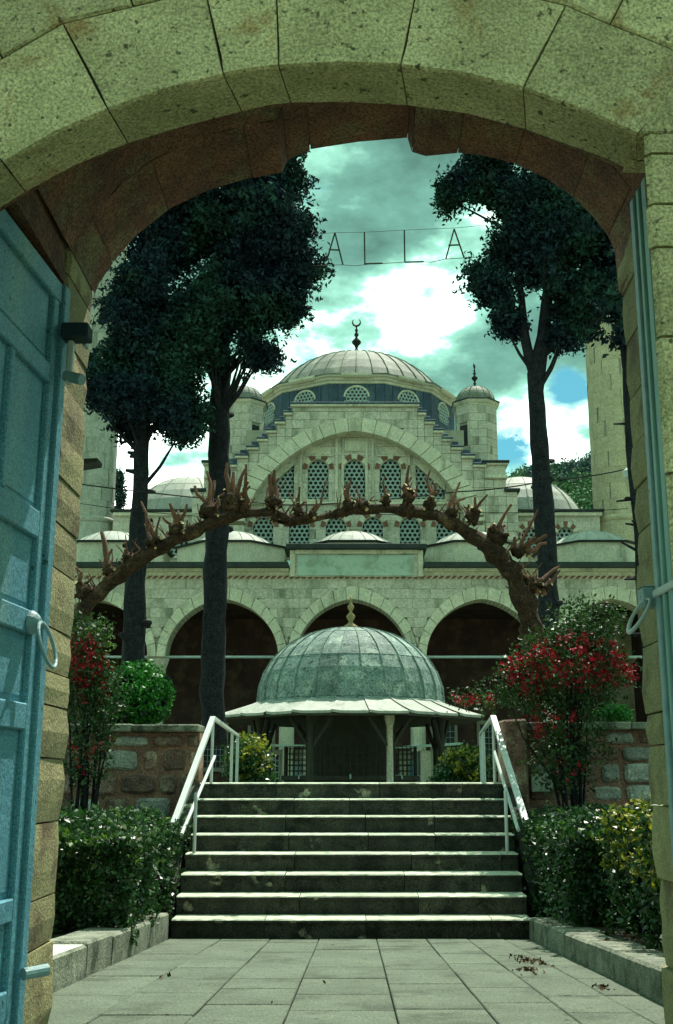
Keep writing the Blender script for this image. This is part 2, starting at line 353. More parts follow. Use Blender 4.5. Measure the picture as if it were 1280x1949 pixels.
def ashlar(parent, x0, x1, z0, z1, Y, thick, course, blk, m, lower=None, upper=None, holes=(), name='stone_block', gap=0.008, bev=0.0, seed=1, cap=300):
    rnd = random.Random(seed); z = z0; row = 0; rest = MB(); made = []
    nrow = max(1, round((z1 - z0) / course)); ch = (z1 - z0) / nrow
    for row in range(nrow):
        z = z0 + row * ch; x = x0 - rnd.uniform(0, blk * 0.9)
        while x < x1 - 0.02:
            wd = blk * rnd.uniform(0.65, 1.3); a, b = max(x, x0), min(x + wd, x1)
            if x1 - b < 0.12: b = x1
            if b - a > 0.05:
                for (ra, rb, rc, rd) in subtract([(a + gap, b - gap, z + gap, z + ch - gap)], holes):
                    if rb - ra < 0.03 or rd - rc < 0.03: continue
                    for poly in region_polys(ra, rb, rc, rd, lower, upper):
                        made.append((poly, Y + rnd.uniform(-0.008, 0.008)))
            x = b if b == x1 else x + wd
    for poly, y in made:
        k = COUNT.get((parent, name), 0)
        if k < cap:
            COUNT[(parent, name)] = k + 1
            MB().prism(poly, y, Y + thick, bev).out(name, m, parent)
        else: rest.prism(poly, y, Y + thick, 0)
    if rest.v: rest.out('stone_coursing', m, parent, kind='stuff')
def slab_region(x0, x1, z0, z1, Y0, Y1, lower=None, upper=None, n=64, holes=()):
    mb = MB()
    xs = [x0 + (x1 - x0) * i / n for i in range(n + 1)]
    for i in range(n):
        a, b = xs[i], xs[i + 1]
        la = max(z0, lower(a)) if lower else z0; lb = max(z0, lower(b)) if lower else z0
        ua = min(z1, upper(a)) if upper else z1; ub = min(z1, upper(b)) if upper else z1
        if ua - la < 0.005 and ub - lb < 0.005: continue
        mb.add([(a, Y0, la), (b, Y0, lb), (b, Y0, ub), (a, Y0, ua), (a, Y1, la), (b, Y1, lb), (b, Y1, ub), (a, Y1, ua)],
               [(0, 1, 2, 3), (7, 6, 5, 4), (0, 4, 5, 1), (3, 2, 6, 7)] + ([(0, 3, 7, 4)] if i == 0 else []) + ([(1, 5, 6, 2)] if i == n - 1 else []))
    return mb
def leaves(rng, centers, size, aspect=0.5, flat=0.0):
    n = len(centers); a = rng.normal(size=(n, 3)); a /= np.linalg.norm(a, axis=1, keepdims=True)
    b = rng.normal(size=(n, 3)); b -= (b * a).sum(1, keepdims=True) * a; b /= np.linalg.norm(b, axis=1, keepdims=True)
    s = (size * rng.uniform(0.5, 1.5, n))[:, None]; k = s * aspect
    c = np.cross(a, b) * s * 0.12
    v = np.stack([centers - a * s * 0.5, centers + b * k * 0.5 + c, centers + a * s * 0.5, centers - b * k * 0.5 + c], 1).reshape(-1, 3)
    return v, np.arange(4 * n).reshape(n, 4)
def lobes(rng, vols, k=11):
    """break each volume of the crown into separate boughs, with gaps between them"""
    out = []
    for v in vols:
        big = max(v[3], v[5]); kk = max(3, int(k * (v[3] * v[5]) ** .5 * 1.1))
        for _ in range(kk):
            d = rng.normal(size=3); d /= np.linalg.norm(d); r = rng.uniform(.35, .95); q = rng.uniform(.22, .40) * min(1, .75 / big ** .5 + .25)
            out.append((v[0] + d[0] * v[3] * r, v[1] + d[1] * v[4] * r, v[2] + d[2] * v[5] * r, v[3] * q * rng.uniform(.8, 1.5), v[4] * q, v[5] * q * rng.uniform(.7, 1.2), v[6] / kk))
    return out
def tips(rng, vols, n, ln):
    """short hanging sprays along the outside of the crown"""
    wts = np.array([v[6] for v in vols], float); wts /= wts.sum(); V = np.array(vols)[rng.choice(len(vols), n, p=wts)]; d = rng.normal(size=(n, 3)); d /= np.linalg.norm(d, axis=1, keepdims=True)
    c = V[:, :3] + d * V[:, 3:6] * 1.02; u = d * (1, 1, .4) + (0, 0, -.25); t = rng.uniform(0, 1, (n, 16, 1)); L_ = ln * rng.uniform(.5, 1.4, (n, 1, 1))
    return (c[:, None, :] + u[:, None, :] * t * L_ + rng.normal(size=(n, 16, 3)) * .045 * (1.3 - t)).reshape(-1, 3)
def clump_points(rng, vols, nclump, per, crad, shell=0.55, squash=(1, 1, 1)):
    """clumps spread through ellipsoids (cx,cy,cz,rx,ry,rz,weight); returns leaf centres"""
    wts = np.array([v[6] for v in vols], float); wts /= wts.sum()
    pick = rng.choice(len(vols), nclump, p=wts); d = rng.normal(size=(nclump, 3)); d /= np.linalg.norm(d, axis=1, keepdims=True)
    r = rng.uniform(shell ** 3, 1, nclump) ** (1 / 3)
    V = np.array(vols)[pick]; cc = V[:, :3] + d * r[:, None] * V[:, 3:6]
    k = per; off = np.clip(rng.normal(size=(nclump, k, 3)), -1.7, 1.7) * (crad * rng.uniform(0.45, 1.35, (nclump, 1, 1))) * np.array(squash)
    return (cc[:, None, :] + off).reshape(-1, 3)

# ================================================================== SETTING
# ground: one sheet reaching the horizon, lower than every paved level
gxs = [-3000, -60, -8, 0, 8, 60, 3000]; gys = [-3000, -20, 3.0, 10.3, 12.4, 12.62, 35, 60, 120, 3000]
def ground_h(y): return gz(max(y, -2)) - 0.06 if y <= 10.3 else (-0.07 if y < 12.6 else (tz(min(y, 60)) - 0.02))
V = [(x, y, ground_h(y)) for y in gys for x in gxs]; nx = len(gxs)
mk('ground', V, [(j * nx + i, j * nx + i + 1, (j + 1) * nx + i + 1, (j + 1) * nx + i) for j in range(len(gys) - 1) for i in range(nx - 1)], M_ground, kind='structure', origin=(0, 0, 0))

# courtyard paving, stone by stone
pv = MB().add([(-1.95, 1.0, gz(1.0) - 0.03), (1.95, 1.0, gz(1.0) - 0.03), (1.75, 10.3, -0.03), (-1.75, 10.3, -0.03)], [(0, 1, 2, 3)]).out('paving', M_pjoint, kind='structure')
rp = random.Random(5)
JX = [-1.62, -1.166, -0.737, -0.313, 0.189, 0.622, 0.98, 1.30, 1.53]
for i in range(len(JX) - 1):
    y = 10.25 - rp.uniform(0, 0.2); first = True; y = 10.25
    while y > 2.6:
        ln = rp.uniform(0.45, 0.95)
        if first: ln = rp.uniform(0.2, 0.6); first = False
        y0 = y - ln
        def fx(x, yy): return x * (1 + (10.26 - yy) * 0.019)
        g = 0.0035; vs = []; b = 0.005; dz = rp.uniform(-0.003, 0.004)
        for (zz, q) in ((-0.03, 0), (-b + dz, 0), (dz, b)):
            for (xx, yy) in ((JX[i], y0), (JX[i + 1], y0), (JX[i + 1], y), (JX[i], y)):
                sx = 1 if xx == JX[i] else -1; sy = 1 if yy == y0 else -1
                X_ = fx(xx, yy) + sx * (g + q); Y_ = yy + sy * (g + q); vs.append((X_, Y_, gz(Y_) + zz))
        fs = [(8, 9, 10, 11)] + [(l * 4 + k, l * 4 + (k + 1) % 4, (l + 1) * 4 + (k + 1) % 4, (l + 1) * 4 + k) for l in range(2) for k in range(4)]
        mk('paving_stone', vs, fs, M_pave, pv); y = y0
# kerbs, block by block, with planting beds behind
def kerb(side, xa, xb, label, ys, h, wid):
    t = thing('kerb', label, 'kerb', (xa, 8, 0))
    for k in range(len(ys) - 1):
        y0, y1 = ys[k], ys[k + 1]
        def e(y): return xa + (xb - xa) * (10.3 - y) / 3.6
        w_ = wid[k]; hh = h + rp.uniform(-0.012, 0.012); vs = []; b = 0.018
        for (zz, q) in ((-0.08, 0), (hh - b, 0), (hh, b)):
            for (yy, o) in ((y0, 0), (y1, 0), (y1, 1), (y0, 1)):
                sy = 1 if yy == y0 else -1
                ins = q if o == 0 else -q
                vs.append((e(yy) + side * (ins + o * w_) + rp.uniform(-.006, .006), yy + sy * (0.005 + q), gz(yy) + zz))
        fs = [(8, 9, 10, 11)] + [(l * 4 + i, l * 4 + (i + 1) % 4, (l + 1) * 4 + (i + 1) % 4, (l + 1) * 4 + i) for l in range(2) for i in range(4)]
        o = mk('kerb_stone', vs, fs, M_kerb, t, mats2=((M_marble_lit, [0]) if w_ > 0.6 else None))
        if w_ > 0.6: o['label'] = 'broad marble slab at the near end, its top painted sunlit white'
kerb(-1, -1.64, -1.71, 'left kerb of worn stone with a broad marble slab, its top painted sunlit white, below the leafy hedge', [5.45, 7.45, 8.15, 8.95, 9.7, 10.3], 0.205, [1.6, 0.30, 0.34, 0.3, 0.3])
kerb(1, 1.53, 1.62, 'right kerb of worn stone blocks running from the steps towards the gate', [5.45, 6.5, 7.3, 8.0, 8.8, 9.6, 10.3], 0.17, [0.3, 0.28, 0.3, 0.26, 0.3, 0.3])
for sgn, lab in ((-1, 'left'), (1, 'right')):
    x0, x1 = (-9, -1.95) if sgn < 0 else (1.85, 9)
    vs = [(x0, 7.0, gz(7) + 0.12), (x1, 7.0, gz(7) + 0.12), (x1, 12.38, 0.12), (x0, 12.38, 0.12)]
    if sgn > 0: vs[0] = (x0, 5.5, gz(5.5) + .12); vs[1] = (x1, 5.5, gz(5.5) + .12)
    mk('planting_bed', vs, [(0, 1, 2, 3)], M_soil, kind='structure')

# ================================================================== STEPS
st = thing('stone_steps', 'wide flight of eight mossy worn stone steps rising to the fountain terrace', 'steps', (-0.03, 10.3, 0))
SR, STR = 0.165, 0.30
rs_ = random.Random(11)
for k in range(8):
    y0 = 10.26 + STR * k; z0, z1 = SR * k, SR * (k + 1); hw = 1.58 + 0.011 * k; c = -0.03
    cuts = [-hw]
    while cuts[-1] < hw - 1.0: cuts.append(cuts[-1] + rs_.uniform(0.55, 1.15))
    cuts.append(hw); sp = MB()
    dep = 0.34 if k < 7 else 0.6
    for j in range(len(cuts) - 1):
        a, b_ = c + cuts[j] + 0.003, c + cuts[j + 1] - 0.003
        nseg = max(3, int((b_ - a) / 0.06)); jy = rs_.uniform(-.008, .006)
        prof = [(0.012, -0.02), (0.004, 0.125), (-0.012, 0.133), (-0.014, 0.152), (-0.006, 0.161), (0.012, 0.165), (dep, 0.167), (dep, -0.02)]
        vs = []; npf = len(prof)
        for i in range(nseg + 1):
            x = a + (b_ - a) * i / nseg; e = rs_.uniform(-0.004, 0.004) - (0.012 if rs_.random() < 0.05 else 0)
            for q, (py_, pz) in enumerate(prof):
                w2 = e if 2 <= q <= 5 else 0
                vs.append((x, y0 + py_ - w2 + jy, z0 + pz + (w2 * 0.6 if q in (4, 5) else 0)))
        fs = [(i * npf + q, (i + 1) * npf + q, (i + 1) * npf + (q + 1) % npf, i * npf + (q + 1) % npf) for i in range(nseg) for q in range(npf)]
        fs += [tuple(range(npf)), tuple(nseg * npf + q for q in reversed(range(npf)))]
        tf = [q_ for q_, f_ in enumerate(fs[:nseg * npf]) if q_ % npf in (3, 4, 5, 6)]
        mk('step_stone', vs, fs, M_step, st, mats2=(M_tread, tf))  # nosing and tread faces take the painted sunlit tone
box('terrace_edge', -1.68, 1.62, 12.9, 13.6, 1.05, 1.315, M_pave, kind='structure')
for sx in (-1, 1):      # side cheeks
    c = -0.03; xa = c + sx * 1.67; vs = [(10.9, -0.05), (12.42, -0.05), (12.42, 1.30), (12.1, 1.18), (10.9, 0.42)]
    mb = MB(); a = [(xa, y, z) for y, z in vs]; b = [(xa + sx * 0.14, y, z) for y, z in vs]
    mb.add(a + b, [(0, 1, 2, 3, 4), (9, 8, 7, 6, 5)] + [(i, (i + 1) % 5, 5 + (i + 1) % 5, 5 + i) for i in range(5)]); mb.out('cheek_wall', M_step, st)

# ================================================================== RETAINING WALLS
def rubble_wall(name_label, x0, x1, seed, z1):
    t = thing('retaining_wall', name_label, 'wall', ((x0 + x1) / 2, 12.6, 0))
    box('mortar_core', x0, x1, 12.48, 12.85, -0.1, z1 - 0.09, M_rmort, t)
    rn = random.Random(seed); z = 0.0; n = 0
    while z < z1 - 0.14:
        h = rn.uniform(0.15, 0.27); h = min(h, z1 - 0.10 - z); x = x0 - rn.uniform(0, .2)
        while x < x1:
            wd = rn.uniform(0.16, 0.48); a, b = max(x, x0) + 0.012, min(x + wd, x1) - 0.012
            if b - a > 0.07 and h > 0.06:
                gx, gzz = 0.016, 0.014; m_ = M_rub2 if rn.random() < 0.42 else M_rub1
                cx, cz, hx, hz = (a + b) / 2, z + h / 2, (b - a) / 2 - rn.uniform(0, gx), h / 2 - rn.uniform(0.004, gzz + 0.008)
                poly = []
                for i in range(10):
                    tt = 2 * math.pi * (i + 0.5) / 10; cc, ss = math.cos(tt), math.sin(tt); e = 0.42
                    poly.append((cx + hx * math.copysign(abs(cc) ** e, cc) * rn.uniform(0.88, 1.03), cz + hz * math.copysign(abs(ss) ** e, ss) * rn.uniform(0.85, 1.03)))
                MB().prism(poly, 12.48 - rn.uniform(0.015, 0.06), 12.52, 0.025).out('rubble_stone', m_, t)
            x += wd
        z += h
    x = x0
    while x < x1 - 0.05:
        e = min(x + rn.uniform(0.5, 0.95), x1); bblock('coping_stone', x + .004, e - .004, 12.36, 12.92, z1 - 0.085, z1 + rn.uniform(-.006, .006), M_kerb, t, 0.012, 0.004); x = e
    return t
rubble_wall('left terrace wall of purple brown and grey rubble under a pale coping', -5.6, -1.72, 3, Zp(1378, 12.4))
tw = rubble_wall('right terrace wall of dark rubble with one pale square block near the handrail', 1.66, 5.6, 4, Zp(1374, 12.4))
p0, p1 = at(1012, 1507, 12.4), at(1056, 1473, 12.4)
o = bblock('rubble_stone', p0.x, p1.x, 12.385, 12.5, p0.z, p1.z, M_panel, tw, 0.01, 0.004); o['label'] = 'pale square block'
p0, p1 = at(948, 1486, 12.45), at(1000, 1374, 12.45)
bblock('end_post', 1.64, p1.x, 12.33, 12.95, 1.0, p1.z + 0.02, M_rub1, tw, 0.02, 0.01)

# ================================================================== HANDRAILS
def bar(mb, a, b, wd, th):
    a, b = Vector(a), Vector(b); d = (b - a).normalized(); side = d.cross(Vector((0, 0, 1)))
    side = side.normalized() if side.length > 1e-3 else Vector((1, 0, 0)); up = side.cross(d).normalized()
    vs = [p + side * sx * wd / 2 + up * sz * th / 2 for p in (a, b) for sx, sz in ((-1, -1), (1, -1), (1, 1), (-1, 1))]
    mb.add(vs, [(0, 3, 2, 1), (4, 5, 6, 7)] + [(i, (i + 1) % 4, 4 + (i + 1) % 4, 4 + i) for i in range(4)]); return mb
def handrail(label, top, low, back, m1, lowpost, dlo, dhi, inner):
    T, Lo, Bk = at(top[0], top[1], 12.36), at(low[0], low[1], 10.75), at(back[0], back[1], 16.8)
    t = thing('handrail', label, 'railing', (T.x, T.y, 1.32), group='white handrails beside the steps')
    bar(MB(), T, Lo, 0.058, 0.035).out('top_rail', M_white, t)
    bar(MB(), T, Bk, 0.042, 0.035).out('landing_rail', M_white, t)
    MB().tube([(T.x, T.y, 1.31), (T.x, T.y, T.z)], 0.017, 8).out('post', M_white, t)
    MB().tube([(Bk.x, Bk.y, 1.2), (Bk.x, Bk.y, Bk.z)], 0.022, 8).out('post', M_white, t)
    mid = T.lerp(Bk, 0.72); MB().tube([(mid.x, mid.y, 1.2), (mid.x, mid.y, mid.z)], 0.02, 8).out('post', M_white, t)
    P = at(lowpost[0], lowpost[1], 11.2); f = (12.36 - 11.2) / (12.36 - 10.75); zt = T.z + (Lo.z - T.z) * f; xt = T.x + (Lo.x - T.x) * f
    MB().tube([(xt + inner, 11.2, 0.64), (xt + inner, 11.2, zt - 0.02)], 0.017, 8).out('post', M_white, t)
    A, B = at(dlo[0], dlo[1], 10.95), at(dhi[0], dhi[1], 12.34)
    MB().tube([A, B], 0.018, 8).out('lower_rail', M_white, t)
handrail('white painted iron handrail on the left of the steps, beside the rubble wall', (405, 1366), (330, 1568), (452, 1400), None, (365, 1620), (345, 1588), (408, 1440), 0.10)
handrail('white painted iron handrail on the right of the steps, beside the red shrub', (938, 1364), (1000, 1563), (914, 1397), None, (968, 1615), (986, 1580), (940, 1430), -0.10)

# ================================================================== GATEWAY
YF, YR, YB, YE = 3.25, 3.50, 4.90, 5.40
gate = thing('stone_gateway', 'weathered limestone gateway arch framing the whole view, brown soffit behind', 'gateway', (0, 4, gz(4)))
front_px = [(-160, 430), (-60, 350), (5, 308), (100, 256), (205, 208), (310, 172), (425, 143), (480, 132), (530, 126), (650, 121), (762, 123), (880, 138), (995, 167), (1080, 198), (1150, 225), (1213, 254)]
rear_px = [(-70, 460), (0, 395), (48, 365), (140, 315), (243, 272), (350, 240), (460, 212), (510, 200), (553, 195), (660, 194), (775, 200), (890, 216), (1000, 246), (1080, 275), (1150, 300), (1212, 330)]
FR = [at(x, y, YF) for x, y in front_px]; RE = [at(x, y, YR) for x, y in rear_px]
ctr = Vector((-0.08, 0, 2.0))
def outw(p, d):
    v = Vector((p.x - ctr.x, 0, p.z - ctr.z)); v.normalize(); return Vector((p.x, p.y, p.z)) + v * d
rj = random.Random(88)
joints = [0, 2, 4, 6, 8, 10, 12, 15]
EXT = [0.32] * 16
shift = {0: (0, 0), 2: (-0.02, 0), 4: (-0.02, 0.02), 6: (0.0, 0), 8: (0.02, 0), 10: (0.02, 0), 12: (0.03, 0.0), 15: (0.05, -0.02)}
for a, b in zip(joints[:-1], joints[1:]):
    idx = list(range(a, b + 1)); n = len(idx); mb = MB(); g = 0.0022
    def edge(pt, i):       # pull the two ends apart so the joint shows
        tdir = (FR[min(i + 1, 15)] - FR[max(i - 1, 0)]).normalized()
        if i == a: return pt + tdir * g
        if i == b: return pt - tdir * g
        return pt
    rows = []
    for i in idx:
        sh = Vector((shift.get(i, (0, 0))[0], 0, shift.get(i, (0, 0))[1]))
        lo, hi = edge(FR[i], i), edge(outw(FR[i], 0.345) + sh, i); bk = edge(RE[i], i); hb = Vector((hi.x, YR, hi.z))
        c = 0.006; up = (hi - lo).normalized(); tdir = (FR[min(i + 1, 15)] - FR[max(i - 1, 0)]).normalized(); en = 1 if i == a else (-1 if i == b else 0)
        lo = lo + up * rj.uniform(-0.004, 0.004)
        mids = [lo + (hi - lo) * f + tdir * en * rj.uniform(0, 0.006) + Vector((0, rj.uniform(0, 0.004), 0)) for f in (0.2, 0.4, 0.6, 0.8)]
        rows.append([bk, lo + (bk - lo) * 0.5 + up * rj.uniform(-.004, .004), lo + Vector((0, c, 0)) + (bk - lo) * 0.02, lo + up * c] + mids + [hi - up * c, hi + Vector((0, c, 0)), hb])
    npf = len(rows[0]); vs = [v for r in rows for v in r]
    fs = [(i * npf + q, (i + 1) * npf + q, (i + 1) * npf + (q + 1) % npf, i * npf + (q + 1) % npf) for i in range(n - 1) for q in range(npf)]
    fs += [tuple(range(npf)), tuple((n - 1) * npf + q for q in reversed(range(npf)))]
    mb.add(vs, fs); mb.out('voussoir', M_gate, gate)
# joint mortar behind the voussoirs
vs = []
for i in range(16):
    a_ = FR[i] + Vector((0, 0.03, 0)); a_ = outw(a_, 0.012); vs += [a_, outw(a_, 0.36), Vector((RE[i].x, YR + 0.002, RE[i].z + 0.012)), outw(Vector((RE[i].x, YR + 0.002, RE[i].z)), 0.4)]
fs = [(i * 4 + q, (i + 1) * 4 + q, (i + 1) * 4 + p, i * 4 + p) for i in range(15) for q, p in ((0, 1), (1, 3), (3, 2), (2, 0))]
mk('joint_mortar', vs, fs, M_mortar, gate)
# outer course above the ring
for (pa, pb) in (((-260, -120, 30, 150), (0,)), ): pass
def outer_block(i0, i1, d0, d1, sh=0.0):
    mb = MB(); idx = list(range(i0, i1 + 1)); poly_lo = []; poly_hi = []
    for i in idx:
        sft = shift.get(i, (0, 0)); s_ = Vector((sft[0], 0, sft[1]))
        a_ = outw(FR[i], d0) + s_; b_ = outw(FR[i], d1) + s_ * 1.5; poly_lo.append((a_.x, a_.z)); poly_hi.append((b_.x, b_.z))
    poly = poly_lo + poly_hi[::-1]
    cx = sum(p[0] for p in poly) / len(poly); cz = sum(p[1] for p in poly) / len(poly)
    poly = [(x + (cx - x) * 0.012, z + (cz - z) * 0.012) for x, z in poly]
    mb.prism(poly, YF + sh, YR, 0.008); mb.out('stone_block', M_gate, gate)
for (i0, i1) in ((0, 3), (3, 5), (5, 7), (7, 9), (9, 11), (11, 13), (13, 15)): outer_block(i0, i1, 0.353, 0.75, 0.004)
# wall body above and beside (fills what lies beyond the frame)
def arch_fun(px_list, d):
    pts = sorted([(outw(p, d).x, outw(p, d).z) for p in px_list])
    xs = [p[0] for p in pts]; zs = [p[1] for p in pts]
    return lambda x: float(np.interp(x, xs, zs))
ff = arch_fun(FR, 0.70)
ashlar(gate, -3.6, 3.4, 3.4, 6.2, YF + 0.006, 0.24, 0.4, 0.8, M_gate, lower=lambda x: max(ff(x), 0) if -1.75 < x < 1.5 else 3.4, gap=0.004, bev=0, seed=9)
e15, e0 = outw(FR[15], 0.75), outw(FR[0], 0.75)
MB().prism([(FR[15].x + .006, FR[15].z + .004), (1.496, FR[15].z + .004), (1.496, e15.z + .02), (e15.x + .01, e15.z)], YF, YR, 0.006).out('springer', M_gate, gate)
MB().prism([(FR[0].x - .006, FR[0].z - .01), (-3.4, FR[0].z - .01), (-3.4, 3.39), (-1.76, 3.39)], YF, YR, 0.006).out('springer', M_gate, gate)
# right front pier blocks (splayed jamb)
pier_y = [252, 292, 388, 470, 640, 900, 1180, 1450, 1720, 2100, 2500]
rr = random.Random(2)
for k in range(len(pier_y) - 1):
    z1, z0 = Zp(pier_y[k], YF), max(Zp(pier_y[k + 1], YF), gz(YF) - 0.1)
    if z1 <= z0: break
    xi = 0.950 + rr.uniform(-0.004, 0.004) if k else 0.955; xo = 1.72 + rr.uniform(-0.1, 0.1)
    b = 0.010; g = 0.005
    out_ = [(xi + 0.13, YR), (xi + 0.004, YF + 0.02), (xi + 0.02, YF), (xo, YF), (xo, YR)]
    vs = [(x, y, z0 + g) for x, y in out_] + [(x, y, z1 - g) for x, y in out_]
    fs = [(0, 1, 2, 3, 4), (9, 8, 7, 6, 5)] + [(i, (i + 1) % 5, 5 + (i + 1) % 5, 5 + i) for i in range(5)]
    mk('stone_block', vs, fs, M_gate, gate)
    if xo < 3.3: bblock('stone_block', xo + g, 3.3, YF + 0.004, YR, z0 + g, z1 - g, M_gate, gate, 0.008)
# left front pier (outside the picture)
for k in range(8):
    bblock('stone_block', -3.4, -1.42 + rr.uniform(-.01, .01), YF, YR, 0.2 + k * 0.36, 0.55 + k * 0.36, M_gate, gate, 0.01)
# passage: side walls in courses, vault, rear arch
Bpx = [(180, 560), (188, 540), (215, 500), (260, 448), (320, 400), (400, 362), (480, 339), (537, 328), (547, 305), (590, 286), (680, 272), (775, 264), (783, 290), (810, 298), (870, 292), (920, 297), (980, 313), (1040, 340), (1090, 375), (1130, 415), (1157, 450), (1170, 480), (1176, 560)]
BB = [at(x, y, YE) for x, y in Bpx]
BB[0].x = -1.375; BB[-1].x = 1.395; BB[-1].z = BB[0].z
rn = random.Random(31)
def soffit_piece(pts, y0, y1, thick, m, name='soffit_stone'):
    n = len(pts); vs = []
    for p in pts: 
        q = outw(p, thick); j = rn.uniform(-0.006, 0.006)
        vs += [(p.x, y0, p.z + j), (p.x, y1, p.z), (q.x, y1, q.z), (q.x, y0, q.z)]
    fs = [(i * 4 + q, (i + 1) * 4 + q, (i + 1) * 4 + (q + 1) % 4, i * 4 + (q + 1) % 4) for i in range(n - 1) for q in range(4)] + [(0, 1, 2, 3), tuple((n - 1) * 4 + q for q in (3, 2, 1, 0))]
    mk(name, vs, fs, m, gate)
for a, b in ((0, 2), (2, 4), (4, 6), (6, 8), (8, 9), (9, 11), (11, 12), (12, 14), (14, 16), (16, 18), (18, 20), (20, 22)):
    pts = []
    for i in range(a, b):
        for q in range(4): pts.append(BB[i].lerp(BB[i + 1], q / 4))
    pts.append(BB[b]); pts[0] = pts[0] + (pts[1] - pts[0]).normalized() * 0.002; pts[-1] = pts[-1] + (pts[-2] - pts[-1]).normalized() * 0.002
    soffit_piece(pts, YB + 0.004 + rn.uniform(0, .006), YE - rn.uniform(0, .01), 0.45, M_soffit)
vs = []
for p in BB:
    q = outw(p, 0.014); u_ = outw(p, .4); vs += [(q.x, YB + .03, q.z), (q.x, YE - .03, q.z), (u_.x, YE - .03, u_.z), (u_.x, YB + .03, u_.z)]
mk('joint_mortar', vs, [(i * 4 + q, (i + 1) * 4 + q, (i + 1) * 4 + (q + 1) % 4, i * 4 + (q + 1) % 4) for i in range(len(BB) - 1) for q in range(4)], M_soffit, gate)
# vault between the two arches
def dens(l, k=3):
    o_ = []
    for i in range(len(l) - 1):
        for q in range(k): o_.append(l[i].lerp(l[i + 1], q / k))
    return o_ + [l[-1]]
smoothB = [at(x, y, YE) for x, y in [(180, 560), (188, 540), (215, 500), (260, 448), (320, 400), (400, 362), (480, 339), (530, 327), (590, 296), (680, 270), (775, 262), (870, 282), (980, 306), (1040, 335), (1090, 370), (1130, 410), (1170, 480), (1176, 560)]]
smoothB[0].x, smoothB[-1].x = -1.375, 1.395
D = dens(BB, 2); rows = []
for y, d in ((YR + 0.001, 0.03), (YB + 0.003, 0.0)):
    rows.append([outw(p, d) for p in D])
vs = []; m_ = len(D)
for (y, d), r in zip(((YR + 0.001, 0), (YB + 0.003, 0)), rows): vs += [(p.x, y, p.z) for p in r]
for (y, d), r in zip(((YR + 0.001, 0), (YB + 0.003, 0)), rows): vs += [(outw(p, .4).x, y, outw(p, .4).z) for p in r]
fs = [(i, i + 1, m_ + i + 1, m_ + i) for i in range(m_ - 1)] + [(2 * m_ + i, 3 * m_ + i, 3 * m_ + i + 1, 2 * m_ + i + 1) for i in range(m_ - 1)]
fs += [(i, 2 * m_ + i, 2 * m_ + i + 1, i + 1) for i in range(m_ - 1)] + [(m_ + i, m_ + i + 1, 3 * m_ + i + 1, 3 * m_ + i) for i in range(m_ - 1)]
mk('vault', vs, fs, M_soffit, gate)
# wall core between front ring and vault, rear wall core
gf = arch_fun([Vector((p.x, YR, p.z)) for p in FR], 0.05)
slab_region(-3.5, 3.3, 0.2, 6.1, YR - 0.003, YR + 0.05, lower=lambda x: gf(x) if -1.50 < x < 1.10 else 0.2, n=90).out('wall_core', M_soffit, gate)
bf_pts = sorted([(outw(p, 0.3).x, outw(p, 0.3).z) for p in smoothB]); bx = [p[0] for p in bf_pts]; bz = [p[1] for p in bf_pts]
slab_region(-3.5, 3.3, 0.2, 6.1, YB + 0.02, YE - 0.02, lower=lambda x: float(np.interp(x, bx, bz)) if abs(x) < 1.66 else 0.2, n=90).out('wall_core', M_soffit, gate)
for sx in (-1, 1):
    box('wall_core', min(sx * 1.58, sx * 3.3), max(sx * 1.58, sx * 3.3), YR + 0.06, YB + 0.01, 0.1, 4.4, M_soffit, gate)
    box('springing_ledge', min(sx * 1.40, sx * 1.577), max(sx * 1.40, sx * 1.577), YR + 0.06, YB + 0.005, (3.68 if sx < 0 else 4.14), 4.3, M_soffit, gate)
# rear jamb blocks either side, each visible course a block
def rear_jamb(sx, pys, x_in):
    for k in range(len(pys) - 1):
        z1, z0 = Zp(pys[k], YE - 0.05), Zp(pys[k + 1], YE - 0.05); z0 = max(z0, gz(YE) - 0.05)
        if z1 - z0 < 0.02: continue
        xi = x_in + rn.uniform(-0.008, 0.008); xo = 1.66
        pl = [(xi + 0.02, YB), (xi, YB + 0.02), (xi + rn.uniform(0, .006), YE - 0.03), (xi + 0.03, YE - rn.uniform(0, .012)), (xo, YE), (xo, YB)]
        n = len(pl); g = 0.004; nz = max(2, int((z1 - z0) / 0.09)); vs = []
        for j in range(nz + 1):
            z = z0 + g + (z1 - z0 - 2 * g) * j / nz; e = 0.010 if j in (0, nz) else 0
            for q, (x, y) in enumerate(pl):
                jj = rn.uniform(-.006, .006) if q in (2, 3) else 0
                vs.append((sx * (x + (e if q < 4 else 0) + jj), y, z))
        fs = [(j * n + q, j * n + (q + 1) % n, (j + 1) * n + (q + 1) % n, (j + 1) * n + q) for j in range(nz) for q in range(n)] + [tuple(range(n)), tuple(nz * n + q for q in reversed(range(n)))]
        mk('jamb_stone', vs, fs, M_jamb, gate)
rear_jamb(-1, [545, 592, 700, 782, 872, 945, 1025, 1105, 1212, 1290, 1350, 1445, 1562, 1700, 1790, 1960, 2200], 1.372)
rear_jamb(1, [470, 560, 655, 760, 850, 930, 1015, 1075, 1232, 1360, 1420, 1532, 1672, 1840, 2000, 2200], 1.392)

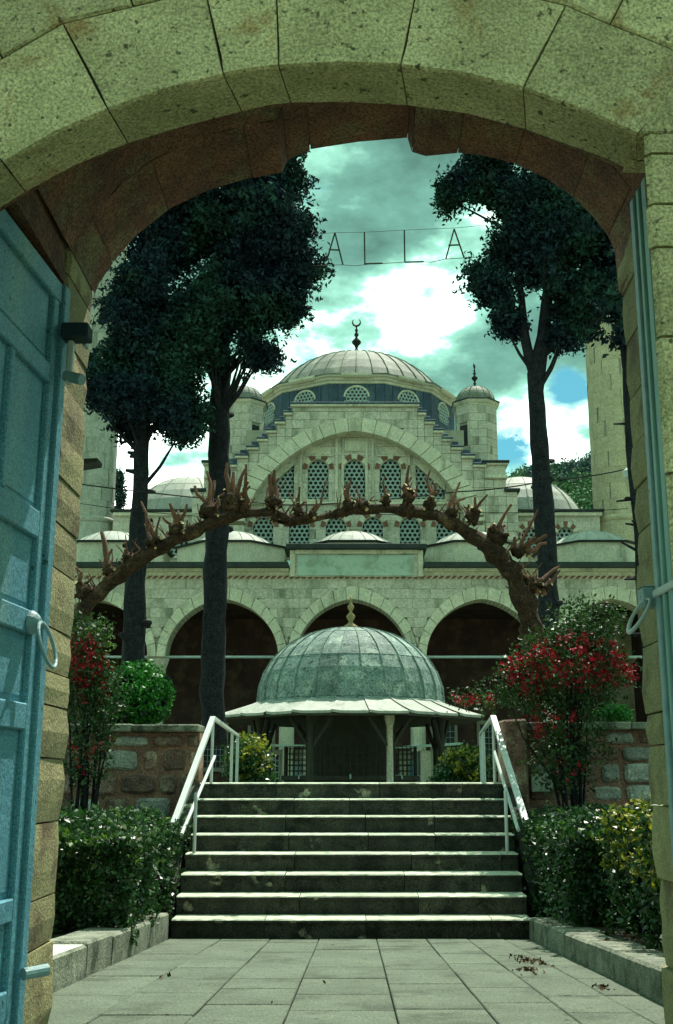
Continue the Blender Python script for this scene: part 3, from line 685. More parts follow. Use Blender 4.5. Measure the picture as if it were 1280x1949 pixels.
# ================================================================== DOOR LEAVES
def leaf(name, label, H0, H1, z0, zt, zn, rails, stile, mids, m, thick=0.06, nstile=None):
    H0, H1 = Vector((*H0, 0)), Vector((*H1, 0)); Lg = (H1 - H0).length; d = (H1 - H0).normalized(); nrm = Vector((-d.y, d.x, 0))
    if nrm.x * (-H0.x) < 0: nrm = -nrm           # face towards the passage
    t = thing(name, label, 'door', (H0.x, H0.y, z0))
    def lp(s, z, o): return H0 + d * s + nrm * o + Vector((0, 0, z))
    def pc(nm, s0, s1, za, zb, o0, o1, mt, za2=None, zb2=None):
        za2 = za if za2 is None else za2; zb2 = zb if zb2 is None else zb2
        b = 0.006
        vs = [lp(s0, za, o0), lp(s1, za2, o0), lp(s1, zb2, o0), lp(s0, zb, o0), lp(s0, za, o1 - b), lp(s1, za2, o1 - b), lp(s1, zb2, o1 - b), lp(s0, zb, o1 - b),
              lp(s0 + b, za + b, o1), lp(s1 - b, za2 + b, o1), lp(s1 - b, zb2 - b, o1), lp(s0 + b, zb - b, o1)]
        fs = [(3, 2, 1, 0), (0, 1, 5, 4), (1, 2, 6, 5), (2, 3, 7, 6), (3, 0, 4, 7), (4, 5, 9, 8), (5, 6, 10, 9), (6, 7, 11, 10), (7, 4, 8, 11), (8, 9, 10, 11)]
        return mk(nm, vs, fs, mt, t)
    return t, Lg, lp, pc
dl, LG, lp, pc = leaf('door_leaf', 'blue green panelled wooden gate leaf standing open on the left, iron ring on it', (-1.424, 4.87), (-1.525, 3.50), gz(4.5) + 0.03, 0, 0, None, 0, None, M_door)
ze = EYE; zb = gz(4.4) + 0.04
rl = [(zb, zb + 0.2), (ze - 0.56, ze - 0.47), (ze + 0.20, ze + 0.31), (ze + 0.60, ze + 0.70), (ze + 1.02, ze + 1.14), (ze + 1.74, ze + 1.83), (ze + 2.16, ze + 2.26)]
pc('backing_board', 0, LG, zb, ze + 2.25, 0, 0.03, M_door)
pc('stile', 0, 0.075, zb, ze + 2.26, 0.031, 0.072, M_door); pc('stile', 0.095, 0.16, zb, ze + 2.16, 0.031, 0.055, M_door)
pc('stile', LG - 0.12, LG, zb, ze + 2.16, 0.031, 0.055, M_door)
for a, b in rl: pc('rail', 0.161 if b < ze + 2.2 else 0.076, LG - (0.121 if b < ze + 2.2 else 0.0), a, b, 0.031, 0.057, M_door)
for k in range(len(rl) - 1):
    a, b = rl[k][1], rl[k + 1][0]
    cols = [(0.18, 0.55), (0.61, LG - 0.14)] if k == 4 else [(0.18, LG - 0.14)] 
    for (s0, s1) in cols:
        pc('panel', s0 + 0.012, s1 - 0.012, a + 0.025, b - 0.025, 0.0305, 0.036, M_door)
    if k == 4: pc('stile', 0.562, 0.60, a + .002, b - .002, 0.031, 0.056, M_door)
pc('groove', 0.0765, 0.0935, zb, ze + 2.155, 0.0305, 0.033, M_groove)
# ring handle
hp = lp(0.20, ze + 0.645, 0.06)
rh = MB().lathe((0, 0, 0), [(0.052, 0.0), (0.052, 0.012), (0.04, 0.03), (0.022, 0.045)], 14)
dvec = (lp(1, 0, 0) - lp(0, 0, 0)).normalized(); nv = (lp(0, 0, 1) - lp(0, 0, 0)).normalized()
rv = [hp + dvec * v[0] + Vector((0, 0, 1)) * v[1] + nv * v[2] for v in rh.v]
rhp = mk('handle_plate', rv, rh.f, M_fit, dl)
ring = [hp + nv * (0.05 + 0.03 * (1 - math.cos(a))) + dvec * 0.085 * math.sin(a) * -1 + Vector((0, 0, -0.095 * (1 - math.cos(a)))) for a in [2 * math.pi * i / 20 for i in range(21)]]
MB().tube(ring, 0.008, 8, cap=False).out('ring', M_fit, rhp)
# hinge blocks high up and pintle low down
def obox(nm, c, hx, hy, hz, mt, par): return bblock(nm, c.x - hx, c.x + hx, c.y - hy, c.y + hy, c.z - hz, c.z + hz, mt, par, 0.006)
c = at(146, 634, 4.80); hb = obox('hinge', c, 0.062, 0.05, 0.035, M_groove, dl)
obox('hinge_plate', at(163, 645, 4.90) , 0.010, 0.03, 0.045, M_fit, hb)
c = at(133, 690, 4.80); obox('bolt_bar', c, 0.014, 0.02, 0.105, M_white, dl)
c = at(135, 720, 4.78); MB().tube([c + Vector((-0.03, 0.02, 0.02)), c + Vector((0.055, -0.02, -0.015))], 0.026, 10).out('bolt_knob', M_fit, dl)
c = at(62, 1852, 4.80); MB().tube([c + Vector((-0.03, -0.03, 0)), c + Vector((0.045, 0.05, 0.005))], 0.024, 12).out('pintle', M_fit, dl)

dr, LG, lp, pc = leaf('door_leaf', 'pale green narrow mouldings of the right gate leaf seen edge on, iron ring on it', (1.405, 4.86), (1.45, 3.56), gz(4.5) + 0.03, 0, 0, None, 0, None, M_doorr)
pc('backing_board', 0, LG, zb, ze + 2.75, 0, 0.03, M_doorr)
s = 0.0; wds = [0.07, 0.03, 0.055, 0.03, 0.08, 0.035, 0.10, 0.04, 0.16, 0.05, 0.2, 0.06, 0.2]
for i, wd in enumerate(wds):
    if s + wd > LG: break
    pc('moulding' if wd < 0.05 else 'stile', s + 0.003, s + wd - 0.010, zb, ze + 2.72, 0.031, 0.050 if i % 2 else 0.072, M_doorr if i % 3 else M_fit); s += wd
pc('rail', 0.0, 0.5, ze + 0.78, ze + 0.815, 0.073, 0.083, M_white)
c = at(1234, 1138, 4.92); hr = obox('handle_bracket', c, 0.036, 0.05, 0.045, M_fit, dr)
mk('bracket_cap', [(c.x - .04, c.y - .055, c.z + .046), (c.x + .04, c.y - .055, c.z + .046), (c.x + .04, c.y + .055, c.z + .046), (c.x - .04, c.y + .055, c.z + .046), (c.x, c.y, c.z + .062)], [(3, 2, 1, 0), (0, 1, 4), (1, 2, 4), (2, 3, 4), (3, 0, 4)], M_white, hr)
pa, pb_ = at(1232, 1140, 4.86), at(1197, 1204, 4.86); ax = (pb_ - pa); sd2 = Vector((0.05, 0.55, 0.1)).normalized()
ring = [pa + ax * (0.5 - 0.5 * math.cos(a)) + sd2 * 0.05 * math.sin(a) + Vector((-0.008 if math.sin(a) > 0 else 0.022, 0, 0.012)) * math.sin(a) * (1 if math.sin(a) > 0 else -1) for a in [2 * math.pi * i / 24 for i in range(25)]]
MB().tube(ring, [0.0055 + 0.005 * (0.5 - 0.5 * math.cos(2 * math.pi * i / 24)) for i in range(25)], 8, cap=False).out('ring', M_white, hr)

# floodlight behind the left jamb
c = at(172, 886, 5.75)
fl = thing('floodlight', 'small grey floodlight fixed on the outer face of the left jamb', 'lamp', c)
vs = [c + Vector(v) for v in ((-0.05, -.06, -.012), (0.045, -.06, 0.004), (0.045, .06, 0.004), (-0.05, .06, -.012), (-0.05, -.06, 0.02), (0.05, -.06, 0.025), (0.05, .06, 0.025), (-0.05, .06, 0.02))]
mk('housing', vs, [(3, 2, 1, 0), (4, 5, 6, 7), (0, 1, 5, 4), (1, 2, 6, 5), (2, 3, 7, 6), (3, 0, 4, 7)], M_eave, fl)
MB().tube([c + Vector((-0.05, 0, 0)), c + Vector((-0.16, -0.25, 0))], 0.01, 6).out('arm', M_iron, fl)

# ================================================================== MOSQUE
YP, YT, YG, YW = 35.0, 40.50, 40.0, 40.6
AX = -0.08; BAY = 4.14; HW = 1.795
mq = thing('mosque', 'domed stone mosque with stepped gable, lattice windows and arcaded portico beyond the steps', 'mosque', (AX, YP, tz(35)))
zt_ = tz(36)
Zs = Zp(1250, YP); Zc = Zp(1140, YP); RISE = Zc - Zs
def pointed(cx, hw, zs, rise):
    def f(x):
        t = abs(x - cx) / hw
        if t >= 1: return zs
        return zs + rise * (math.sqrt(1 - t * t) * 0.90 + 0.10 * (1 - t))
    return f
bays = [AX + BAY * k for k in (-2, -1, 0, 1, 2)]
RW = 0.42
def portico_lower(x, hw=HW, extra=0.0):
    k = min(bays, key=lambda b: abs(x - b))
    if abs(x - k) >= hw: return Zs - 0.02
    return pointed(k, hw, Zs, RISE + extra)(x)
Zeave = Zp(1082, YP); Zrope = Zp(1099, YP)
XL, XR = AX - 2.5 * BAY - 0.3, AX + 2.5 * BAY + 0.3
slab_region(XL, XR, Zs - 0.02, Zeave, YP + 0.07, YP + 0.75, lower=lambda x: portico_lower(x, HW), n=240).out('portico_wall', M_mjoint, mq)
def ring_outer(x):
    k = min(bays, key=lambda b: abs(x - b))
    if abs(x - k) >= HW + 0.27: return Zs
    return max(Zs, pointed(k, HW + 0.27, Zs, RISE + RW)(x))
ashlar(mq, XL, XR, Zs + 0.0, Zrope - 0.06, YP, 0.09, 0.33, 0.75, M_mosq, lower=ring_outer, gap=0.003, bev=0.002, seed=21, cap=200)
ashlar(mq, XL, XR, Zrope + 0.06, Zeave - 0.02, YP - 0.02, 0.11, 0.30, 1.1, M_mosq2, gap=0.003, bev=0.002, seed=22, cap=290)
# arch rings of the portico
def voussoirs(parent, cx, hw, zs, rise, rw, n, y0, y1, mats, name='voussoir', extra_rise=None):
    inn = pointed(cx, hw, zs, rise); o2 = pointed(cx, hw + rw, zs, rise + (rw if extra_rise is None else extra_rise))
    # sample both curves by angle so joints are radial
    def sample(fun, h, a):
        x = cx + h * math.cos(a); return (x, fun(x) if abs(math.cos(a)) < 1 else zs)
    for k in range(n):
        a0, a1 = math.pi * k / n, math.pi * (k + 1) / n; e = 0.008 / max(hw, .5); q = 3
        pi_ = [sample(inn, hw, a0 + e + (a1 - a0 - 2 * e) * i / q) for i in range(q + 1)]
        po = [sample(o2, hw + rw, a0 + e + (a1 - a0 - 2 * e) * i / q) for i in range(q + 1)]
        poly = [(x, z) for x, z in pi_] + [(x, z) for x, z in reversed(po)]
        MB().prism(poly, y0, y1, 0).out(name, mats[k % len(mats)], parent)
for bx_ in bays:
    voussoirs(mq, bx_, HW, Zs, RISE, 0.265, 15, YP - 0.04, YP + 0.76, [M_mosq2], extra_rise=RW)
# tie bars, capitals and columns, wall piers
for k in range(5):
    MB().tube([(bays[k] - HW, YP + 0.35, Zs + 0.03), (bays[k] + HW, YP + 0.35, Zs + 0.03)], 0.045, 6).out('tie_bar', M_iron, mq)
for k in range(6):
    x = AX + BAY * (k - 2.5)
    c_ = MB().lathe((x, YP + 0.37, zt_), [(0.34, 0), (0.34, 0.2), (0.24, 0.3), (0.235, Zs - zt_ - 0.5)], 16).out('column', M_mosq2, mq, smooth=False)
    MB().lathe((x, YP + 0.37, Zs - 0.5), [(0.25, 0), (0.27, 0.08), (0.25, 0.1), (0.36, 0.44), (0.37, 0.47), (0.37, 0.475)], 8).out('capital', M_mosq, c_)
# portico interior
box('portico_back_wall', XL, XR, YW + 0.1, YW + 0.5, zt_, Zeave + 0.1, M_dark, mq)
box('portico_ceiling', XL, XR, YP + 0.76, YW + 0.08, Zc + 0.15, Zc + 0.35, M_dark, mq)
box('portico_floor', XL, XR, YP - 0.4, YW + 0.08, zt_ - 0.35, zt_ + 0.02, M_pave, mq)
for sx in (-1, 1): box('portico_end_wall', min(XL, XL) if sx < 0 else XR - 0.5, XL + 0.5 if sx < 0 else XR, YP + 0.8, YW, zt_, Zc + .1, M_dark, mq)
dw = box('entrance_door', AX - 0.8, AX + 0.8, YW + 0.02, YW + 0.09, zt_, zt_ + 2.5, M_wood, mq)
for k in range(4):
    for j in range(2): bblock('door_panel', AX - 0.7 + j * 0.75, AX - 0.05 + j * 0.75, YW - 0.005, YW + 0.02, zt_ + 0.15 + k * 0.58, zt_ + 0.63 + k * 0.58, M_wood, dw, 0.01)
for kb in (0, 1, 3, 4):
    for dx in (-0.85, 0.85):
        x = bays[kb] + dx; wf = box('back_window', x - .38, x + .38, YW + 0.03, YW + 0.098, zt_ + 1.1, zt_ + 2.6, M_black, mq)
        for (a, b, c1_, c2_) in ((x - .5, x - .385, zt_ + .95, zt_ + 2.75), (x + .385, x + .5, zt_ + .95, zt_ + 2.75), (x - .38, x + .38, zt_ + .95, zt_ + 1.09), (x - .38, x + .38, zt_ + 2.61, zt_ + 2.75)): bblock('window_frame', a, b, YW - 0.02, YW + 0.098, c1_, c2_, M_mjoint, wf, 0.01)
        g_ = MB()
        for i in range(1, 5): g_.tube([(x - .38 + .152 * i, YW + .01, zt_ + 1.1), (x - .38 + .152 * i, YW + .01, zt_ + 2.6)], .012, 4)
        for i in range(1, 7): g_.tube([(x - .38, YW + .01, zt_ + 1.1 + .21 * i), (x + .38, YW + .01, zt_ + 1.1 + .21 * i)], .012, 4)
        g_.out('window_grille', M_iron, wf)
# eave, rope moulding
xc0, xc1 = Xp(553, 1060, YP), Xp(803, 1060, YP)
for (a, b) in ((XL - 0.2, xc0 - 0.06), (xc1 + 0.06, XR + 0.2)):
    MB().prism([(a, Zeave - 0.02), (b, Zeave - 0.02), (b, Zeave + 0.14), (a, Zeave + 0.14)], YP - 0.42, YP + 0.8, 0.02).out('eave', M_eave, mq)
    box('cornice', a, b, YP - 0.18, YP + 0.2, Zeave - 0.12, Zeave - 0.022, M_mosq2, mq)
    box('gutter_slab', a, b, YP + 0.81, YW - 0.02, Zeave - 0.0, Zeave + 0.12, M_lead2, mq)
rm = MB(); x = XL
while x < XR:
    rm.add([(x, YP - 0.05, Zrope - 0.05), (x + 0.13, YP - 0.05, Zrope - 0.05), (x + 0.23, YP - 0.05, Zrope + 0.05), (x + 0.10, YP - 0.05, Zrope + 0.05),
            (x, YP + 0.05, Zrope - 0.05), (x + 0.13, YP + 0.05, Zrope - 0.05), (x + 0.23, YP + 0.05, Zrope + 0.05), (x + 0.10, YP + 0.05, Zrope + 0.05)],
           [(0, 1, 2, 3), (0, 4, 5, 1), (3, 2, 6, 7), (0, 3, 7, 4), (1, 5, 6, 2)]); x += 0.2
rm.out('rope_moulding', M_red, mq)
box('string_course', XL, XR, YP - 0.035, YP + 0.08, Zrope - 0.065, Zrope + 0.065, M_mosq2, mq)
# raised centre block
za, zb2 = Zp(1098, YP - .2), Zp(1046, YP - .2)
cb = box('raised_centre', xc0, xc1, YP - 0.12, YP + 3.0, za + 0.02, zb2, M_mosq, mq)
for (a, b, c1_, c2_) in ((xc0 - 0.02, xc0 + 0.14, za, zb2), (xc1 - 0.14, xc1 + 0.02, za, zb2)): bblock('pilaster', a, b, YP - 0.17, YP - 0.118, c1_ + .03, c2_ - .01, M_mosq2, cb, 0.01)
bblock('rendered_panel', xc0 + 0.22, xc1 - 0.28, YP - 0.155, YP - 0.121, za + 0.05, zb2 - 0.17, M_panel, cb, 0.008)
box('moulding', xc0 + 0.15, xc1 - 0.15, YP - 0.20, YP - 0.121, zb2 - 0.13, zb2 - 0.01, M_mosq2, cb)
bblock('centre_eave', xc0 - 0.14, xc1 + 0.14, YP - 0.38, YP + 3.1, zb2 + 0.002, zb2 + 0.17, M_eave, mq, 0.02)

# ---- domes of lead sheets
def sheet_mesh(p0, p1, dth, thick, seam, gap=0.004, sub=2, psub=3):
    """one curved sheet between two profile angles; profile is a function of u in [p0, p1] -> (r, z)"""
    return None
def lead_dome(parent, name, c, prof, cuts, nseg, m, mi=None, seam=0.03, thick=0.02, name_sheet='lead_sheet', face_only=None, label=None):
    """prof(u) -> (r, z), u 0..1 from base to apex; cuts: list of u where rings of sheets meet"""
    base = [prof(i / 16) for i in range(17)]
    d = MB().lathe(c, [(max(r - thick, 0.002), z - thick * 0.4) for r, z in base], 32).out(name, mi or m, parent, smooth=True, origin=c)
    if label: d['label'] = label
    dth = 2 * math.pi / nseg
    for q in range(len(cuts) - 1):
        u0, u1 = cuts[q], cuts[q + 1]; ps = max(2, int((u1 - u0) * 9)); tsub = 3
        vs = []; fs = []; g = 0.03
        for i in range(ps + 1):
            u = u0 + (u1 - u0) * i / ps; r, z = prof(u); lift = 0.006 * (1 - i / ps)
            for j in range(tsub + 1):
                a = -dth / 2 + dth * (g + (1 - 2 * g) * j / tsub); vs.append(((r + lift) * math.cos(a), (r + lift) * math.sin(a), z + lift))
            for a, rr_ in ((dth / 2 - dth * 0.045, 0.0), (dth / 2 - dth * 0.02, seam), (dth / 2 + dth * 0.02, seam), (dth / 2 + dth * 0.045, 0.0)):
                vs.append(((r + rr_ * min(1, r / (prof(0)[0] * .3))) * math.cos(a), (r + rr_) * math.sin(a), z + rr_ * 0.5))
        n = tsub + 5
        for i in range(ps):
            for j in range(n - 1):
                if j == tsub: continue
                fs.append((i * n + j, i * n + j + 1, (i + 1) * n + j + 1, (i + 1) * n + j))
        # lower lip
        b0 = len(vs)
        for j in range(tsub + 1): x, y, z = vs[j]; vs.append((x * (1 - 0.02 / max(prof(u0)[0], .3)), y * (1 - 0.02 / max(prof(u0)[0], .3)), z - 0.012))
        for j in range(tsub): fs.append((j, b0 + j, b0 + j + 1, j + 1))
        me = None
        for k in range(nseg):
            ang = dth * (k + 0.5)
            if face_only and math.sin(ang) > face_only: continue
            if me is None:
                o = mk(name_sheet, np.array(vs) + np.array(c), fs, m, d, origin=c, smooth=False); me = o.data
            else:
                o = bpy.data.objects.new(name_sheet, me); C.objects.link(o); o.parent = d; WL[o] = Vector(c)
            o.rotation_euler = (0, 0, ang)
    return d
def cap_prof(r, h, p=1.0, r_top=0.02):
    def f(u):
        a = u * math.pi / 2; return (max(r * math.cos(a) ** p, r_top), h * math.sin(a))
    return f
def segment_prof(r, h):      # spherical segment: base radius r, height h
    Rr = (r * r + h * h) / (2 * h); am = math.asin(min(1, r / Rr)) if h <= r else math.pi / 2
    def f(u):
        a = am * (1 - u); return (max(Rr * math.sin(a), 0.02), h - Rr * (1 - math.cos(a)))
    return f
YD = 37.6
for i, bx_ in enumerate(bays):
    x = bx_
    z0 = Zp(1050, YD) - 0.05
    # octagonal drum with sloping shoulders
    rb = 1.72
    db = MB(); zr = Zeave + 0.10
    prof = [(2.05, zr), (1.98, zr + 0.28), (1.98, z0)]
    for (rA, zA) in prof:
        for k in range(8):
            a = math.pi / 8 + k * math.pi / 4; db.v.append((x + rA * math.cos(a), YD + rA * math.sin(a), zA))
    for l in range(2):
        for k in range(8): db.f.append((l * 8 + k, l * 8 + (k + 1) % 8, l * 8 + 8 + (k + 1) % 8, l * 8 + 8 + k))
    db.f.append(tuple(range(8))); db.f.append(tuple(16 + k for k in range(8)))
    dr_ = db.out('dome_base', M_mosq2, mq)
    ev = MB()
    for (rA, zA) in ((2.08, z0 + .002), (2.12, z0 + 0.05), (1.6, z0 + 0.16)):
        for k in range(8):
            a = math.pi / 8 + k * math.pi / 4; ev.v.append((x + rA * math.cos(a), YD + rA * math.sin(a), zA))
    for l in range(2):
        for k in range(8): ev.f.append((l * 8 + k, l * 8 + (k + 1) % 8, l * 8 + 8 + (k + 1) % 8, l * 8 + 8 + k))
    ev.f.append(tuple(range(8))); ev.f.append(tuple(16 + k for k in range(8)))
    ev.out('base_eave', M_eave, dr_)
    hh = Zp(1016, YD) - z0
    lead_dome(mq, 'portico_dome', (x, YD, z0 + 0.10), segment_prof(1.52, hh - 0.06), [0, 0.97], 20, M_lead2, seam=0.028, face_only=0.6)

# ---- tympanum wall with windows
def window(parent, cx, z0, z1, wd, Y, rise, depth=0.24, hood=None, seed=0, curve=None, hood_n=7, tilt_mats=None, pitch=0.185, surround=True):
    hw = wd / 2; zs = z1 - rise
    top = curve if curve else pointed(cx, hw, zs, rise)
    t = MB()
    wpart = slab_region(cx - hw - 0.02, cx + hw + 0.02, zs - 0.0, z1 + 0.02, Y + 0.004, Y + depth, lower=lambda x: top(min(max(x, cx - hw), cx + hw)), n=20).out('window', M_mosq2, parent) if surround else \
        box('window', cx - hw, cx + hw, Y + depth - 0.02, Y + depth, z0 - 0.03, z0, M_mosq2, parent)
    # pane
    xs = [cx - hw + wd * i / 10 for i in range(11)]
    vs = [(x, Y + depth - 0.03, z0) for x in xs] + [(x, Y + depth - 0.03, max(z0 + 0.01, min(top(x), z1) + 0.01)) for x in xs]
    mk('pane', vs, [(i, i + 1, 12 + i, 11 + i) for i in range(10)], M_black, wpart)
    # honeycomb lattice
    lat = MB(); p = pitch; ro = p / math.sqrt(3) * 1.0; ri = ro * 0.66; Y0 = Y + depth - 0.13; Y1 = Y0 + 0.06
    rows = int((z1 - z0) / (p * math.sqrt(3) / 2)) + 2; cols = int(wd / p) + 3
    for r in range(rows):
        zc_ = z0 + r * p * math.sqrt(3) / 2 + 0.02
        for c_ in range(cols):
            xc_ = cx - wd / 2 + (c_ - 0.5) * p + (p / 2 if r % 2 else 0) + 0.02
            if not (cx - hw - 0.02 < xc_ < cx + hw + 0.02 and z0 - 0.05 < zc_ < top(min(max(xc_, cx - hw + .01), cx + hw - .01)) + 0.05): continue
            b = len(lat.v); 
            for rad, yy in ((ro, Y0), (ri, Y0), (ri, Y1)):
                for k in range(6):
                    a = math.pi / 6 + k * math.pi / 3; X_ = min(max(xc_ + rad * math.cos(a), cx - hw - .02), cx + hw + .02); lat.v.append((X_, yy, zc_ + rad * math.sin(a)))
            for l in range(2):
                for k in range(6): lat.f.append((b + l * 6 + k, b + l * 6 + (k + 1) % 6, b + l * 6 + 6 + (k + 1) % 6, b + l * 6 + 6 + k))
    if lat.v:
        lat.out('lattice', M_latt, wpart)
    box('sill', cx - hw - 0.06, cx + hw + 0.06, Y - 0.05, Y + 0.04, z0 - 0.10, z0 - 0.012, M_mosq2, wpart)
    if hood: voussoirs(wpart, cx, hw + 0.03, zs + 0.02, rise, 0.17, hood_n, Y - 0.035, Y + 0.05, hood, extra_rise=0.2)
    return wpart
hx = (Xp(885, 985, YG) - Xp(465, 985, YG)) / 2; ax = (Xp(885, 985, YG) + Xp(465, 985, YG)) / 2
zsg = Zp(1000, YG); zin = Zp(821, YG); zout = Zp(795, YG)
inner = pointed(ax, hx, zsg, zin - zsg); outer_hw = hx + 0.72
def inner_f(x): return inner(x)
outer = pointed(ax, outer_hw, zsg, zout - zsg)
# flatter, more segmental shoulders, as in the photograph
def seg(cx, hw, zs, rise):
    def f(x):
        t = min(1, abs(x - cx) / hw); return zs + rise * (0.72 * math.sqrt(max(0, 1 - t * t)) + 0.28 * (1 - t ** 1.5))
    return f
inner = seg(ax, hx, zsg, zin - zsg); outer = seg(ax, outer_hw, zsg, zout - zsg)
zty0 = Zp(1062, YT); tx0, tx1 = ax - hx - 0.1, ax + hx + 0.1
def wrect(cx_px, w_px, y0, y1, Y=YT):
    cx = Xp(cx_px, (y0 + y1) / 2, Y); wd = w_px * (Y * cT + 9 * sT) / F
    return cx, Zp(y1, Y), Zp(y0, Y), wd
top_w = [wrect(605, 40, 874, 950), wrect(674, 40, 874, 950), wrect(743, 40, 874, 950)]
side_w = [(Xp(558, 920, YT), Xp(526, 920, YT)), (Xp(792, 920, YT), Xp(842, 920, YT))]
low_w = [wrect(c, 39, 984, 1058) for c in (500, 569, 639, 709, 780, 850)]
zsl, zsh = Zp(950, YT), Zp(884, YT)
sw = []
for i, (xa, xb) in enumerate(((Xp(518, 920, YT), Xp(559, 920, YT)), (Xp(791, 920, YT), Xp(846, 920, YT)))): sw.append((xa, xb))
holes = [(c - w_ / 2, c + w_ / 2, z0, z1) for c, z0, z1, w_ in top_w + low_w]
holes += [(xa, xb, zsl, zsh) for xa, xb in sw]
def tymp_up(x):
    t = inner(x) + 0.12
    # the outer windows are cut obliquely by the arch band
    return t
box('tympanum_backing', tx0, tx1, YT + 0.26, YT + 0.5, zty0, Zp(815, YT), M_mjoint, mq)
ashlar(mq, tx0, tx1, zty0, Zp(815, YT), YT, 0.25, 0.36, 0.62, M_mosq, upper=tymp_up, holes=holes, gap=0.003, bev=0.002, seed=41, cap=300, name='tympanum_stone')
for c, z0, z1, w_ in top_w: window(mq, c, z0, z1, w_, YT, 0.42, hood=[M_red, M_mosq2])
for i, (c, z0, z1, w_) in enumerate(low_w): window(mq, c, z0, z1, w_, YT, 0.40, hood=[M_red, M_mosq2])
for i, (xa, xb) in enumerate(sw):
    s_in = xb if i == 0 else xa; s_out = xa if i == 0 else xb
    def crv(x, s_in=s_in, s_out=s_out): return zsh - (zsh - zsl - 0.35) * abs(x - s_in) / abs(s_out - s_in) * (0.75 if abs(s_out - s_in) < .95 else 1.0)
    window(mq, (xa + xb) / 2, zsl, zsh, abs(xb - xa), YT, 1.0, curve=crv)
# pilaster strips, mouldings and sunk panels
zsill = Zp(958, YT)
for px in (640, 652, 697, 709, 572, 778): 
    x = Xp(px, 900, YT); ztop = min(inner(x) - 0.05, Zp(835, YT)); bblock('pilaster_strip', x - 0.05, x + 0.05, YT - 0.05, YT - 0.011, zsill + 0.06, ztop, M_mosq2, mq, 0.01)
bblock('string_course', tx0 + 0.05, tx1 - 0.05, YT - 0.09, YT - 0.012, zsill - 0.06, zsill + 0.05, M_mosq2, mq, 0.015)
for (xa, xb, ya, yb) in ((655, 694, 838, 857), (582, 630, 850, 866), (720, 770, 850, 866)):
    x0, x1, z0, z1 = Xp(xa, ya, YT), Xp(xb, ya, YT), Zp(yb, YT), Zp(ya, YT)
    bblock('sunk_panel', x0, x1, YT - 0.03, YT - 0.011, z0, z1, M_mosq2, mq, 0.008)
    for (a, b, c1_, c2_) in ((x0 - .05, x1 + .05, z1 + .012, z1 + .06), (x0 - .05, x1 + .05, z0 - .06, z0 - .012)): bblock('moulding', a, b, YT - 0.055, YT - 0.012, c1_, c2_, M_mosq2, mq, 0.008)
# ---- gable with stepped top
step_px = [(794, 768), (807, 784), (824, 801), (840, 818), (857, 834), (877, 850), (899, 866), (921, 883)]
plat = Zp(768, YG)
sx_ = []; cxg = Xp(675, 800, YG)
edges = [(Xp(px, py, YG) - cxg, Zp(py, YG) - 0.15) for px, py in step_px]
shoulder_z = Zp(905, YG); xo1 = Xp(963, 930, YG) - cxg; xo2 = Xp(985, 960, YG) - cxg
def gable_up(x):
    d = abs(x - cxg)
    if d <= edges[0][0]: return edges[0][1]
    for k in range(1, len(edges)):
        if d <= edges[k][0]: return edges[k][1]
    if d <= xo1: return shoulder_z
    if d <= xo2: return Zp(936, YG)
    return -1
zg0 = Zp(1062, YG)
cuts = sorted([s * e[0] for e in edges for s in (-1, 1)] + [-xo1, xo1, -xo2, xo2]); cuts = [cxg + c for c in cuts]
for a, b in zip(cuts[:-1], cuts[1:]):
    m_ = (a + b) / 2; up_ = gable_up(m_)
    slab_region(a, b, zg0, up_, YG + 0.06, YG + 0.52, lower=lambda x: (outer(x) - .02) if abs(x - ax) < outer_hw else zg0, n=max(2, int((b - a) / 0.12))).out('gable_core', M_mjoint, mq)
    # blocks
    nb = max(1, round((up_ - zg0) / 0.34))
    zc_ = zg0; ch = 0.335
    while zc_ < up_ - 0.02:
        ze_ = min(zc_ + ch, up_)
        if up_ - ze_ < 0.1: ze_ = up_
        subs = [a] + ([(a + b) / 2 + rn.uniform(-.1, .1)] if b - a > 0.75 else []) + [b]
        if b - a > 2:
            subs = [a]; 
            while subs[-1] < b - 0.7: subs.append(subs[-1] + rn.uniform(0.45, 0.8))
            subs[-1] = b
        for p, q in zip(subs[:-1], subs[1:]):
            for poly in region_polys(p + .006, q - .006, zc_ + .006, ze_ - .006, (lambda x: outer(x) if abs(x - ax) < outer_hw else zg0), None):
                MB().prism(poly, YG + rn.uniform(-.008, .008), YG + 0.09, 0.006).out('gable_stone', M_mosq, mq)
        zc_ = ze_
# gable arch ring
def ring_pt(f, hw, t): x = ax + hw * t; return (x, f(x))
NV = 27
ts = [-math.cos(math.pi * i / NV) for i in range(NV + 1)]
for k in range(NV):
    q = 3; e = 0.0016
    lo = [ring_pt(inner, hx, ts[k] + e + (ts[k + 1] - ts[k] - 2 * e) * i / q) for i in range(q + 1)]; hi = [ring_pt(outer, outer_hw, ts[k] + e + (ts[k + 1] - ts[k] - 2 * e) * i / q) for i in range(q + 1)]
    MB().prism(lo + hi[::-1], YG - 0.05, YG + 0.5, 0.012).out('voussoir', M_mosq2, mq)
# lower part of the ring runs straight down
for sx in (-1, 1):
    for k in range(3):
        z0_ = zg0 + k * (zsg - zg0) / 3; z1_ = zg0 + (k + 1) * (zsg - zg0) / 3
        a, b = ax + sx * hx, ax + sx * outer_hw
        bblock('impost_stone', min(a, b) + .01, max(a, b) - .01, YG - 0.045, YG + 0.5, z0_ + .006, z1_ - .006, M_mosq2, mq, 0.01)
